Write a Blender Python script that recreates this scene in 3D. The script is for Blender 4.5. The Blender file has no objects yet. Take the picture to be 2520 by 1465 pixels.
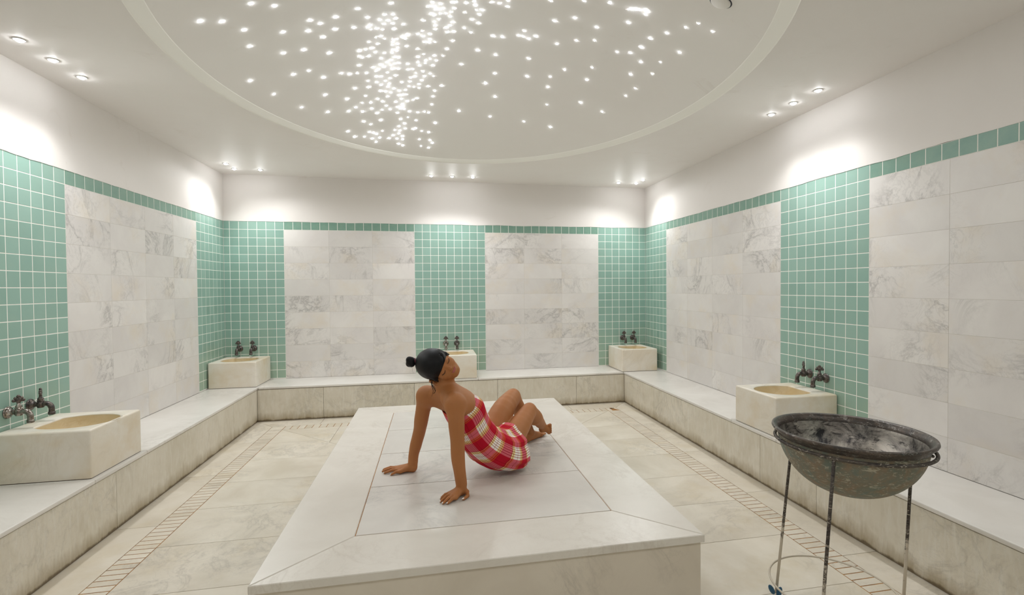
import bpy, bmesh, math, random
import numpy as np
from mathutils import Vector, Matrix, noise

# ------------------------------------------------------------------ camera, world, exposure
SC = bpy.context.scene
COL = SC.collection
CAM_POS = (2.5172, -6.8843, 1.5258)
CR = Vector((0.97991704, -0.19927996, -0.00707695))
CU = Vector((0.01088034, 0.01799702, 0.99977884))
CF = Vector((0.19910852, 0.97977732, -0.01980382))
cd = bpy.data.cameras.new('camera')
cam = bpy.data.objects.new('camera', cd)
COL.objects.link(cam)
m3 = Matrix((CR, CU, -CF)).transposed()
cam.matrix_world = Matrix.Translation(CAM_POS) @ m3.to_4x4()
cd.sensor_width = 36.0
cd.lens = 1248.58 / 2520.0 * 36.0
cd.shift_x = -59.55 / 2520.0
cd.clip_start = 0.05
SC.camera = cam
w = bpy.data.worlds.new('room_world')
SC.world = w
w.use_nodes = True
w.node_tree.nodes['Background'].inputs[0].default_value = (0.9, 0.92, 1, 1)
w.node_tree.nodes['Background'].inputs[1].default_value = 0.0
vs = SC.view_settings
vs.view_transform = 'Standard'
vs.look = 'None'
vs.exposure = 0.6
vs.gamma = 1.0
vs.use_curve_mapping = False
SPOT_W = 3.5          # narrow beam of every recessed lamp
WIDE_W = 9.0          # wide glow of the same lamp
STAR_E = 64.0        # fibre optic points in the dome

# ------------------------------------------------------------------ room measures
W, H, ZT, BZ = 5.531, 2.943, 2.375, 0.400
P = 0.1035            # tile pitch
BD, LD, RD = 0.552, 0.524, 0.545
X1, X2, X4 = 0.690, 2.283, 4.817
X3 = X2 + 9 * P
YL1, YL2 = -0.727, -2.7345
YR1, YR2 = -0.673, -2.913
YF = -7.20            # wall behind the camera
FLOORZ = 0.0
PZ = 0.400            # top of the central platform
PX0, PX1, PY0, PY1 = 1.815, 3.713, -4.805, -1.87

# ------------------------------------------------------------------ object helpers
def link(o, parent=None):
    COL.objects.link(o)
    if parent is not None:
        o.parent = parent
    return o

def tag(o, label=None, cat=None, group=None, kind=None):
    if label: o['label'] = label
    if cat: o['category'] = cat
    if group: o['group'] = group
    if kind: o['kind'] = kind
    return o

def thing(name, label, cat, loc=(0, 0, 0), rz=0.0, group=None):
    o = bpy.data.objects.new(name, None)
    o.empty_display_size = 0.05
    link(o)
    o.location = loc
    o.rotation_euler = (0, 0, rz)
    return tag(o, label, cat, group)

def copy_tree(o, parent=None):
    c = o.copy()
    COL.objects.link(c)
    if parent is not None:
        c.parent = parent
    for ch in list(o.children):
        copy_tree(ch, c)
    return c

def obj_from_bm(name, bm, mats, parent=None, smooth=False, recalc=True, auto=None):
    if recalc:
        bmesh.ops.recalc_face_normals(bm, faces=bm.faces)
    me = bpy.data.meshes.new(name)
    bm.to_mesh(me)
    bm.free()
    for m in (mats if isinstance(mats, (list, tuple)) else [mats]):
        me.materials.append(m)
    if smooth:
        me.polygons.foreach_set('use_smooth', [True] * len(me.polygons))
    o = bpy.data.objects.new(name, me)
    link(o, parent)
    if auto:
        me.set_sharp_from_angle(angle=math.radians(auto))
    return o

def rnd_layer(bm):
    l = bm.faces.layers.float_color.get('rnd')
    return l or bm.faces.layers.float_color.new('rnd')

RNG = random.Random(7)

def inset_poly(poly, g):
    n = len(poly)
    if g <= 0: return [Vector(p) for p in poly]
    area = sum(poly[i][0] * poly[(i + 1) % n][1] - poly[(i + 1) % n][0] * poly[i][1] for i in range(n))
    sg = 1 if area > 0 else -1
    out = []
    for i in range(n):
        p0, p1, p2 = Vector(poly[i - 1]), Vector(poly[i]), Vector(poly[(i + 1) % n])
        e1 = (p1 - p0).normalized(); e2 = (p2 - p1).normalized()
        n1 = Vector((-e1.y, e1.x)) * sg; n2 = Vector((-e2.y, e2.x)) * sg
        den = 1 + n1.dot(n2)
        if den < 1e-4: den = 1e-4
        out.append(p1 + (n1 + n2) * g / den)
    return out

def plate(bm, poly, mapf, gap=0.003, ch=0.001, depth=0.01, mat=0, rnd=None):
    """a flat slab: poly in (s,t), mapf(s,t,d) -> xyz with d the height over the surface"""
    L = rnd_layer(bm)
    poly = [Vector(p) for p in poly]
    a = inset_poly(poly, gap / 2)
    b = inset_poly(poly, gap / 2 + ch)
    rings = [[bm.verts.new(mapf(p.x, p.y, -depth)) for p in a],
             [bm.verts.new(mapf(p.x, p.y, -ch)) for p in a],
             [bm.verts.new(mapf(p.x, p.y, 0)) for p in b]]
    r = rnd or (RNG.random(), RNG.random(), RNG.random(), 1)
    n = len(poly)
    fs = [bm.faces.new(rings[2]), bm.faces.new(list(reversed(rings[0])))]
    for k in range(2):
        for i in range(n):
            j = (i + 1) % n
            fs.append(bm.faces.new((rings[k][i], rings[k][j], rings[k + 1][j], rings[k + 1][i])))
    for f in fs:
        f[L] = r
        f.material_index = mat

def rect(s0, t0, s1, t1): return [(s0, t0), (s1, t0), (s1, t1), (s0, t1)]

def box(bm, x0, y0, z0, x1, y1, z1, mat=0, rnd=None):
    L = rnd_layer(bm)
    v = [bm.verts.new(p) for p in ((x0, y0, z0), (x1, y0, z0), (x1, y1, z0), (x0, y1, z0),
                                   (x0, y0, z1), (x1, y0, z1), (x1, y1, z1), (x0, y1, z1))]
    r = rnd or (RNG.random(), RNG.random(), RNG.random(), 1)
    for q in ((0, 3, 2, 1), (4, 5, 6, 7), (0, 1, 5, 4), (1, 2, 6, 5), (2, 3, 7, 6), (3, 0, 4, 7)):
        f = bm.faces.new([v[i] for i in q]); f.material_index = mat; f[L] = r
    return v

def rbox(bm, x0, y0, z0, x1, y1, z1, r=0.01, seg=3, rnd=None):
    b2 = bmesh.new(); rnd_layer(b2)
    box(b2, x0, y0, z0, x1, y1, z1, rnd=rnd)
    bmesh.ops.bevel(b2, geom=b2.edges[:] , offset=r, segments=seg, profile=0.5, affect='EDGES')
    me = bpy.data.meshes.new('tmp'); b2.to_mesh(me); b2.free()
    bm.from_mesh(me); bpy.data.meshes.remove(me)

def tube(bm, pts, rad, n=10, closed=False, caps=True, mat=0):
    pts = [Vector(p) for p in pts]
    m = len(pts)
    rad = rad if isinstance(rad, (list, tuple)) else [rad] * m
    rings = []
    up = None
    for i in range(m):
        if closed: t = pts[(i + 1) % m] - pts[i - 1]
        else: t = pts[min(i + 1, m - 1)] - pts[max(i - 1, 0)]
        t.normalize()
        if up is None:
            up = Vector((0, 0, 1)) if abs(t.z) < .9 else Vector((1, 0, 0))
        a = t.cross(up).normalized(); b = a.cross(t).normalized(); up = b
        rings.append([bm.verts.new(pts[i] + (a * math.cos(q) + b * math.sin(q)) * rad[i])
                      for q in [2 * math.pi * k / n for k in range(n)]])
    for i in range(m if closed else m - 1):
        A, B = rings[i], rings[(i + 1) % m]
        for k in range(n):
            f = bm.faces.new((A[k], A[(k + 1) % n], B[(k + 1) % n], B[k])); f.material_index = mat; f.smooth = True
    if caps and not closed:
        bm.faces.new(list(reversed(rings[0]))).material_index = mat
        bm.faces.new(rings[-1]).material_index = mat

def lathe(bm, prof, n=24, axis='z', center=(0, 0, 0), mat=0, rot=None, squash=1.0):
    """prof: list of (r, h); closed with fans where r == 0"""
    c = Vector(center)
    def pt(r, h, q):
        x, y = r * math.cos(q), r * math.sin(q) * squash
        v = Vector((x, y, h)) if axis == 'z' else (Vector((x, -h, y)) if axis == '-y' else Vector((h, x, y)))
        if rot is not None: v = rot @ v
        return c + v
    rings = []
    for r, h in prof:
        if r < 1e-6: rings.append([bm.verts.new(pt(0, h, 0))])
        else: rings.append([bm.verts.new(pt(r, h, 2 * math.pi * k / n)) for k in range(n)])
    for A, B in zip(rings[:-1], rings[1:]):
        for k in range(n):
            j = (k + 1) % n
            if len(A) == 1 and len(B) == 1: continue
            if len(A) == 1: vs_ = (A[0], B[j], B[k])
            elif len(B) == 1: vs_ = (A[k], A[j], B[0])
            else: vs_ = (A[k], A[j], B[j], B[k])
            f = bm.faces.new(vs_); f.material_index = mat; f.smooth = True

def catmull(pts, sub=6):
    pts = [Vector(p) for p in pts]
    out = []
    for i in range(len(pts) - 1):
        p0 = pts[max(i - 1, 0)]; p1 = pts[i]; p2 = pts[i + 1]; p3 = pts[min(i + 2, len(pts) - 1)]
        for k in range(sub):
            t = k / sub
            out.append(0.5 * ((2 * p1) + (-p0 + p2) * t + (2 * p0 - 5 * p1 + 4 * p2 - p3) * t * t + (-p0 + 3 * p1 - 3 * p2 + p3) * t ** 3))
    out.append(pts[-1])
    return out

# ------------------------------------------------------------------ materials
def s2l(c):
    return tuple((x / 255 / 12.92 if x / 255 <= 0.04045 else ((x / 255 + 0.055) / 1.055) ** 2.4) for x in c) + (1,)

class NT:
    def __init__(s, name):
        s.m = bpy.data.materials.new(name); s.m.use_nodes = True
        s.t = s.m.node_tree; s.b = s.t.nodes['Principled BSDF']
    def n(s, typ, **kw):
        nd = s.t.nodes.new(typ)
        for k, v in kw.items(): setattr(nd, k, v)
        return nd
    def l(s, a, b): s.t.links.new(a, b)
    def put(s, sock, v):
        if hasattr(v, 'is_output') or hasattr(v, 'links'): s.l(v, sock)
        else: sock.default_value = v
    def math(s, op, a, b=None, c=None, clamp=False):
        nd = s.n('ShaderNodeMath', operation=op, use_clamp=clamp)
        s.put(nd.inputs[0], a)
        if b is not None: s.put(nd.inputs[1], b)
        if c is not None: s.put(nd.inputs[2], c)
        return nd.outputs[0]
    def vmath(s, op, a, b=None):
        nd = s.n('ShaderNodeVectorMath', operation=op)
        s.put(nd.inputs[0], a)
        if b is not None: s.put(nd.inputs[1], b)
        return nd.outputs[0]
    def noise(s, vec, scale, detail=4, rough=.55, dist=0.0):
        nd = s.n('ShaderNodeTexNoise')
        if vec is not None: s.l(vec, nd.inputs['Vector'])
        nd.inputs['Scale'].default_value = scale; nd.inputs['Detail'].default_value = detail
        nd.inputs['Roughness'].default_value = rough; nd.inputs['Distortion'].default_value = dist
        return nd.outputs['Fac']
    def ramp(s, fac, stops, const=False):
        nd = s.n('ShaderNodeValToRGB'); s.l(fac, nd.inputs[0])
        cr = nd.color_ramp
        if const: cr.interpolation = 'CONSTANT'
        while len(cr.elements) < len(stops): cr.elements.new(0.5)
        for e, (p, c) in zip(cr.elements, stops):
            e.position = p; e.color = c if len(c) == 4 else tuple(c) + (1,)
        return nd.outputs[0]
    def mix(s, fac, a, b, mode='MIX'):
        nd = s.n('ShaderNodeMix', data_type='RGBA', blend_type=mode)
        s.put(nd.inputs[0], fac); s.put(nd.inputs[6], a); s.put(nd.inputs[7], b)
        return nd.outputs[2]
    def bump(s, h, strength=.2, dist=.002):
        nd = s.n('ShaderNodeBump'); nd.inputs['Strength'].default_value = strength
        nd.inputs['Distance'].default_value = dist
        s.l(h, nd.inputs['Height']); s.l(nd.outputs[0], s.b.inputs['Normal'])
    def pos(s): return s.n('ShaderNodeNewGeometry').outputs['Position']
    def rnd(s): return s.n('ShaderNodeAttribute', attribute_name='rnd').outputs['Color']

def bw(v): return (v, v, v, 1)

def marble(name, base, alt, vein, vein_amt=.6, rough=.3, tint=.06, scale=1.0, warm=None, stain=None, streak=False, spec=.5):
    k = NT(name)
    rn = k.rnd()
    p = k.vmath('ADD', k.pos(), k.vmath('MULTIPLY', rn, (9.0, 7.0, 11.0)))
    cloud = k.noise(p, 2.2 * scale, 5, .6, .6)
    col = k.mix(k.ramp(cloud, [(.35, bw(0)), (.68, bw(1))]), s2l(base), s2l(alt))
    n1 = k.noise(p, 1.7 * scale, 8, .62, 1.6)
    v = k.math('ABSOLUTE', k.math('SUBTRACT', n1, .5))
    vm = k.ramp(v, [(0.0, bw(1)), (.012, bw(.45)), (.045, bw(0))])
    gate = k.ramp(k.noise(p, 1.3 * scale, 2, .5), [(.47, bw(0)), (.62, bw(1))])
    vm = k.math('MULTIPLY', k.math('MULTIPLY', vm, gate), vein_amt)
    col = k.mix(vm, col, s2l(vein))
    n2 = k.noise(p, 5.5 * scale, 6, .65, 2.2)
    v2 = k.ramp(k.math('ABSOLUTE', k.math('SUBTRACT', n2, .5)), [(0.0, bw(1)), (.03, bw(0))])
    col = k.mix(k.math('MULTIPLY', k.math('MULTIPLY', v2, gate), vein_amt * .45), col, s2l(vein))
    if warm:
        wm = k.ramp(k.noise(p, 3.0, 4, .6), [(.52, bw(0)), (.75, bw(1))])
        col = k.mix(k.math('MULTIPLY', wm, warm[1]), col, s2l(warm[0]))
    sep = k.n('ShaderNodeSeparateColor'); k.l(rn, sep.inputs[0])
    br = k.math('MULTIPLY_ADD', sep.outputs[0], tint * 2, 1 - tint)
    hv = k.n('ShaderNodeHueSaturation'); k.l(col, hv.inputs['Color']); k.l(br, hv.inputs['Value'])
    hv.inputs['Hue'].default_value = .5
    col = hv.outputs[0]
    if streak:
        g = k.pos()
        sp = k.vmath('MULTIPLY', g, (44.0, 44.0, 8.0))
        st = k.noise(sp, 1.0, 5, .6, .3)
        col = k.mix(k.math('MULTIPLY', k.ramp(st, [(.5, bw(0)), (.66, bw(1))]), .3), col, s2l((236, 234, 226)))
        st2 = k.noise(k.vmath('MULTIPLY', g, (20.0, 20.0, 9.0)), 1.0, 5, .6, .3)
        col = k.mix(k.math('MULTIPLY', k.ramp(st2, [(.48, bw(0)), (.7, bw(1))]), .22), col, s2l((184, 172, 144)))
    if stain:
        sx = k.n('ShaderNodeSeparateXYZ'); k.l(k.pos(), sx.inputs[0])
        nz = k.noise(k.vmath('MULTIPLY', k.pos(), (9.0, 9.0, 4.0)), 1.0, 5, .65)
        nz2 = k.noise(k.vmath('MULTIPLY', k.pos(), (50.0, 50.0, 5.0)), 1.0, 3, .6)
        hgt = k.math('MULTIPLY_ADD', nz, stain[1], k.math('MULTIPLY', nz2, stain[1] * .45))
        mk = k.math('SUBTRACT', k.math('SUBTRACT', hgt, sx.outputs[2]), stain[1] * .42 - stain[2])
        mk = k.ramp(k.math('DIVIDE', mk, .10), [(0, bw(0)), (1, bw(1))])
        col = k.mix(k.math('MULTIPLY', mk, stain[3]), col, s2l(stain[0]))
        mk2 = k.ramp(k.math('DIVIDE', k.math('SUBTRACT', k.math('MULTIPLY', nz, .045), sx.outputs[2]), .012), [(0, bw(0)), (1, bw(1))])
        col = k.mix(k.math('MULTIPLY', mk2, .75), col, s2l((78, 60, 34)))
    k.l(col, k.b.inputs['Base Color'])
    rr = k.math('MULTIPLY_ADD', k.noise(p, 7, 4, .6), .10, rough + .02)
    k.l(rr, k.b.inputs['Roughness'])
    k.b.inputs['Specular IOR Level'].default_value = spec
    k.bump(k.noise(p, 22, 4, .6), .12, .002)
    return k.m

M = {}
M['wall_marble'] = marble('wall_marble', (229, 225, 220), (219, 214, 210), (158, 154, 150), .62, .34, .05, warm=((222, 205, 176), .35))
M['bench_top'] = marble('bench_top_marble', (232, 228, 221), (221, 216, 208), (188, 182, 172), .35, .28, .02)
M['bench_front'] = marble('bench_front_marble', (224, 217, 202), (211, 203, 185), (160, 154, 142), .35, .5, .04, stain=((140, 118, 68), .15, .060, .66), streak=True)
M['floor'] = marble('floor_marble', (229, 221, 206), (211, 201, 183), (172, 164, 152), .45, .34, .04, warm=((206, 190, 158), .5))
M['platform'] = marble('platform_marble', (224, 219, 211), (212, 206, 198), (158, 155, 151), .5, .28, .02)
M['platform_edge'] = marble('platform_border_marble', (232, 226, 216), (222, 215, 204), (185, 172, 156), .3, .25, .02)
M['platform_side'] = marble('platform_side_marble', (226, 216, 200), (214, 203, 186), (150, 142, 134), .6, .35, .02, scale=.9)
M['basin'] = marble('basin_marble', (234, 228, 216), (225, 214, 194), (190, 178, 156), .22, .3, .02, scale=1.6, warm=((208, 180, 128), .5))
M['bowl'] = marble('stained_bowl_marble', (222, 204, 168), (212, 188, 142), (186, 150, 96), .3, .35, .02, scale=3.0)

def simple(name, col, rough=.5, metal=0.0, spec=.5, nscale=None, namt=.0, col2=None, bump=0):
    k = NT(name)
    k.b.inputs['Base Color'].default_value = s2l(col)
    k.b.inputs['Roughness'].default_value = rough
    k.b.inputs['Metallic'].default_value = metal
    k.b.inputs['Specular IOR Level'].default_value = spec
    if nscale:
        nz = k.noise(k.pos(), nscale, 6, .65)
        k.l(k.mix(k.ramp(nz, [(.35, bw(0)), (.65, bw(1))]), s2l(col), s2l(col2 or col)), k.b.inputs['Base Color'])
        if bump: k.bump(nz, bump, .002)
    return k.m

M['grout'] = simple('white_grout', (248, 246, 238), .8)
M['grime_shade'] = simple('dark_grime_shade', (84, 66, 46), .9)  # grimy brown that also stands in for shade in narrow gaps
M['joint'] = simple('grey_brown_joint', (150, 134, 108), .8)
M['floor_joint'] = simple('dark_floor_joint', (104, 92, 76), .8, nscale=9, col2=(150, 134, 108))
M['rust_joint'] = simple('rusty_joint', (180, 128, 64), .8, nscale=14, col2=(128, 82, 36))
M['wall_joint'] = simple('pale_wall_joint', (186, 178, 164), .8, nscale=6, col2=(204, 198, 186))

def plaster(name, a, b, dirt):
    k = NT(name)
    p = k.pos()
    col = k.mix(k.ramp(k.noise(p, .9, 4, .6), [(.3, bw(0)), (.7, bw(1))]), s2l(a), s2l(b))
    d1 = k.noise(p, 3.1, 9, .72, 1.2)
    gate = k.ramp(k.noise(p, .7, 2, .5), [(.5, bw(0)), (.66, bw(1))])
    dm = k.math('MULTIPLY', k.ramp(d1, [(.58, bw(0)), (.74, bw(1))]), gate)
    col = k.mix(k.math('MULTIPLY', dm, .35), col, s2l(dirt))
    k.l(col, k.b.inputs['Base Color'])
    k.b.inputs['Roughness'].default_value = .55
    k.b.inputs['Specular IOR Level'].default_value = .06
    k.bump(k.noise(p, 14, 5, .6), .15, .004)
    return k.m
M['plaster'] = plaster('wall_plaster', (238, 233, 228), (234, 229, 224), (204, 192, 176))
M['ceiling'] = plaster('ceiling_plaster', (247, 243, 240), (243, 238, 234), (206, 192, 178))
M['dome'] = plaster('dome_plaster', (240, 237, 232), (237, 233, 228), (212, 202, 190))
M['rim'] = simple('dome_rim_paint', (246, 244, 236), .6)

def tile_mat():
    k = NT('green_ceramic_tile')
    rn = k.rnd(); sep = k.n('ShaderNodeSeparateColor'); k.l(rn, sep.inputs[0])
    col = k.mix(sep.outputs[0], s2l((139, 174, 161)), s2l((150, 184, 171)))
    col = k.mix(k.math('MULTIPLY', k.ramp(sep.outputs[1], [(.8, bw(0)), (1, bw(1))]), .4), col, s2l((134, 168, 152)))
    nz = k.noise(k.pos(), 5, 4, .6)
    col = k.mix(k.math('MULTIPLY', k.ramp(nz, [(.45, bw(0)), (.7, bw(1))]), .2), col, s2l((164, 186, 170)))
    # limescale and mildew bloom low on the wall, round the taps
    sz = k.n('ShaderNodeSeparateXYZ'); k.l(k.pos(), sz.inputs[0])
    lime = k.math('SUBTRACT', k.math('MULTIPLY_ADD', k.noise(k.pos(), 2.6, 5, .65), .9, .52), sz.outputs[2])
    col = k.mix(k.math('MULTIPLY', k.ramp(lime, [(0, bw(0)), (.45, bw(1))]), .45), col, s2l((166, 180, 150)))
    k.l(col, k.b.inputs['Base Color'])
    k.b.inputs['Roughness'].default_value = .32
    k.bump(k.noise(k.pos(), 30, 2, .5), .05, .001)
    return k.m
M['tile'] = tile_mat()
M['tile_border'] = simple('dark_green_border_tile', (118, 156, 140), .32, nscale=9, col2=(130, 164, 146))

def emit(name, col, st, sample=True):
    m = bpy.data.materials.new(name); m.use_nodes = True
    t = m.node_tree; t.nodes.clear()
    e = t.nodes.new('ShaderNodeEmission'); e.inputs[0].default_value = col; e.inputs[1].default_value = st
    o = t.nodes.new('ShaderNodeOutputMaterial'); t.links.new(e.outputs[0], o.inputs[0])
    if not sample: m.cycles.emission_sampling = 'NONE'
    return m
M['star'] = emit('star_glow', (.90, .94, 1, 1), STAR_E, True)
M['bulb'] = emit('lamp_glow', (.95, .97, 1, 1), 70, True)

# ------------------------------------------------------------------ room shell
def MB_left(s, z, d): return (d, s, z)             # s = world y
def MB_right(s, z, d): return (W - d, s, z)
def MB_back(s, z, d): return (s, -d, z)
def MB_front(s, z, d): return (s, YF + d, z)

def tile_panel(name, s0, s1, mapf, start_from, parent, z0=BZ, z1=ZT, first=.0):
    """tiles from start_from end; cut tiles at the other end"""
    bm = bmesh.new()
    edges = [s0, s1]
    sgn = 1 if start_from == s0 else -1
    cur = start_from; cols = []
    end = s1 if sgn > 0 else s0
    while (end - cur) * sgn > .012:
        nx = cur + sgn * P
        if (end - nx) * sgn < .012: nx = end
        cols.append((min(cur, nx), max(cur, nx))); cur = nx
    z = z1; rows = []
    while z - z0 > .012:
        nz = max(z - P, z0); rows.append((nz, z)); z = nz
    for a, b in cols:
        for c, e in rows:
            plate(bm, rect(a, c, b, e), mapf, .0056, .0006, .008)
    o = obj_from_bm(name, bm, M['tile'], parent)
    bm = bmesh.new()
    plate(bm, rect(s0, z0, s1, z1), lambda s, t, d: mapf(s, t, d - .0007), 0, .0005, .01)
    obj_from_bm('grout', bm, M['grout'], o)
    return o

def border(s0, s1, mapf, parent):
    n = max(1, round(abs(s1 - s0) / P)); st = (s1 - s0) / n
    bm = bmesh.new()
    for i in range(n):
        a, b = sorted((s0 + i * st, s0 + (i + 1) * st))
        plate(bm, rect(a, ZT - P, b, ZT), mapf, .0056, .0006, .008)
    o = obj_from_bm('tile_border', bm, M['tile_border'], parent)
    bm = bmesh.new()
    a, b = sorted((s0, s1))
    plate(bm, rect(a, ZT - P, b, ZT), lambda s, t, d: mapf(s, t, d - .0007), 0, .0005, .01)
    obj_from_bm('grout', bm, M['grout'], o)

def cladding(s0, s1, ncol, mapf, parent, nrow=9):
    bm = bmesh.new()
    zt = ZT - P; st = (s1 - s0) / ncol; rz = (zt - BZ) / nrow
    for i in range(ncol):
        for j in range(nrow):
            a, b = sorted((s0 + i * st, s0 + (i + 1) * st))
            plate(bm, rect(a, BZ + j * rz, b, BZ + (j + 1) * rz), mapf, .0016, .0005, .008)
    o = obj_from_bm('marble_cladding', bm, M['wall_marble'], parent)
    bm = bmesh.new()
    a, b = sorted((s0, s1))
    plate(bm, rect(a, BZ, b, zt), lambda s, t, d: mapf(s, t, d - .0006), 0, .0003, .01)
    obj_from_bm('joint', bm, M['wall_joint'], o)

def wall(name, s0, s1, mapf):
    """lower backing set back behind the tiles, plaster band above with a hand-cut lower edge"""
    bm = bmesh.new(); L = rnd_layer(bm)
    plate(bm, rect(s0, 0, s1, ZT - .002), lambda s, t, d: mapf(s, t, d - .010), 0, .0003, .14)
    n = int(abs(s1 - s0) / .04)
    def zlow(s): return ZT - .003 + .007 * (noise.noise(Vector((s * 3.1, len(name), 0)))) + .003 * noise.noise(Vector((s * 14, 3, len(name))))
    fr, bk, tp, tb = [], [], [], []
    for i in range(n + 1):
        s = s0 + (s1 - s0) * i / n
        fr.append(bm.verts.new(mapf(s, zlow(s), .0025))); bk.append(bm.verts.new(mapf(s, zlow(s), -.15)))
        tp.append(bm.verts.new(mapf(s, H + .02, .0025))); tb.append(bm.verts.new(mapf(s, H + .02, -.15)))
    for i in range(n):
        bm.faces.new((fr[i], fr[i + 1], tp[i + 1], tp[i])); bm.faces.new((bk[i], tb[i], tb[i + 1], bk[i + 1]))
        bm.faces.new((fr[i], bk[i], bk[i + 1], fr[i + 1])); bm.faces.new((tp[i], tp[i + 1], tb[i + 1], tb[i]))
    bm.faces.new((fr[0], tp[0], tb[0], bk[0])); bm.faces.new((fr[-1], bk[-1], tb[-1], tp[-1]))
    o = obj_from_bm(name, bm, M['plaster'])
    return tag(o, kind='structure')

wb = wall('wall_back', 0, W, MB_back)
tile_panel('tile_panel', 0, X1, MB_back, X1, wb)
border(X1, X2, MB_back, wb); cladding(X1, X2, 3, MB_back, wb)
tile_panel('tile_panel', X2, X3, MB_back, X2, wb)
border(X3, X4, MB_back, wb); cladding(X3, X4, 3, MB_back, wb)
tile_panel('tile_panel', X4, W, MB_back, X4, wb)
wl = wall('wall_left', 0, YF, MB_left)
tile_panel('tile_panel', YL1, 0, MB_left, YL1, wl)
border(YL1, YL2, MB_left, wl); cladding(YL1, YL2, 4, MB_left, wl)
tile_panel('tile_panel', YL2 - 9 * P, YL2, MB_left, YL2, wl)
border(YL2 - 9 * P, -5.75, MB_left, wl); cladding(YL2 - 9 * P, -5.75, 4, MB_left, wl)
tile_panel('tile_panel', YF, -5.75, MB_left, -5.75, wl)
wr = wall('wall_right', 0, YF, MB_right)
tile_panel('tile_panel', YR1, 0, MB_right, YR1, wr)
border(YR1, YR2, MB_right, wr); cladding(YR1, YR2, 4, MB_right, wr)
yr3 = YR2 - 9 * P
tile_panel('tile_panel', yr3, YR2, MB_right, YR2, wr)
border(yr3, yr3 - .566 * 4, MB_right, wr); cladding(yr3, yr3 - .566 * 4, 4, MB_right, wr)
tile_panel('tile_panel', YF, yr3 - .566 * 4, MB_right, yr3 - .566 * 4, wr)
wf = wall('wall_front', 0, W, MB_front)
tile_panel('tile_panel', 0, X1, MB_front, X1, wf)
border(X1, X4, MB_front, wf); cladding(X1, X4, 7, MB_front, wf)
tile_panel('tile_panel', X4, W, MB_front, X4, wf)

# ------------------------------------------------------------------ ceiling with its shallow oval dome
CX, CY, RXO, RYO = 2.80, -3.35, 1.84, 2.325
RXI, RYI, RISE = 1.75, 2.23, .45
def domez(x, y): return H + .025 + RISE * max(0, 1 - ((x - CX) / RXI) ** 2 - ((y - CY) / RYI) ** 2)
bm = bmesh.new()
N = 128
inner, outer = [], []
for k in range(N):
    q = 2 * math.pi * k / N
    c, s = math.cos(q), math.sin(q)
    inner.append(bm.verts.new((CX + RXO * c, CY + RYO * s, H)))
    # where the ray leaves the room rectangle
    ts = []
    if c > 1e-6: ts.append((W + .15 - CX) / (RXO * c))
    if c < -1e-6: ts.append((-.15 - CX) / (RXO * c))
    if s > 1e-6: ts.append((.15 - CY) / (RYO * s))
    if s < -1e-6: ts.append((YF - .15 - CY) / (RYO * s))
    t = min(ts)
    outer.append(bm.verts.new((CX + RXO * c * t, CY + RYO * s * t, H)))
corners = [(W + .15, .15), (-.15, .15), (-.15, YF - .15), (W + .15, YF - .15)]
for k in range(N):
    j = (k + 1) % N
    a, b = outer[k].co, outer[j].co
    f = [inner[k], outer[k]]
    for cx_, cy_ in corners:
        if abs(a.x - cx_) > 1e-4 and abs(a.y - cy_) > 1e-4: continue
        if (abs(a.x - cx_) < 1e-4 and abs(b.y - cy_) < 1e-4 and abs(a.y - cy_) < .6) or (abs(a.y - cy_) < 1e-4 and abs(b.x - cx_) < 1e-4 and abs(a.x - cx_) < .6):
            if (a - b).length > 1e-4 and not (abs(a.x - b.x) < 1e-4 or abs(a.y - b.y) < 1e-4):
                f.append(bm.verts.new((cx_, cy_, H)))
    f += [outer[j], inner[j]]
    bm.faces.new(f)
bmesh.ops.subdivide_edges(bm, edges=[e for e in bm.edges if e.calc_length() > 1.2], cuts=1)
ceil = obj_from_bm('ceiling', bm, M['ceiling'], recalc=False)
ceil.data.flip_normals() if ceil.data.polygons[0].normal.z > 0 else None
sol = ceil.modifiers.new('thick', 'SOLIDIFY'); sol.thickness = .02; sol.offset = -1
tag(ceil, kind='structure')
bm = bmesh.new()
def oval(rx, ry, z, n=N): return [bm.verts.new((CX + rx * math.cos(2 * math.pi * k / n), CY + ry * math.sin(2 * math.pi * k / n), z)) for k in range(n)]
rr = [oval(RXO, RYO, H), oval(RXO - .006, RYO - .006, H + .008), oval(RXI + .004, RYI + .004, H + .020), oval(RXI, RYI, H + .025)]
for A, B in zip(rr[:-1], rr[1:]):
    for k in range(N):
        f = bm.faces.new((A[k], A[(k + 1) % N], B[(k + 1) % N], B[k])); f.smooth = True
rim = obj_from_bm('dome_rim', bm, M['rim'], ceil, recalc=False)
bm = bmesh.new()
rings = []
for i in range(25):
    u = 1 - i / 24
    if u < 1e-6: rings.append([bm.verts.new((CX, CY, domez(CX, CY)))]); continue
    rings.append([bm.verts.new((CX + RXI * u * math.cos(2 * math.pi * k / N), CY + RYI * u * math.sin(2 * math.pi * k / N), H + .025 + RISE * (1 - u * u))) for k in range(N)])
for A, B in zip(rings[:-1], rings[1:]):
    for k in range(N):
        j = (k + 1) % N
        f = bm.faces.new((A[k], A[j], B[0]) if len(B) == 1 else (A[k], A[j], B[j], B[k])); f.smooth = True
dome = obj_from_bm('dome', bm, M['dome'], ceil, recalc=False)

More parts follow.
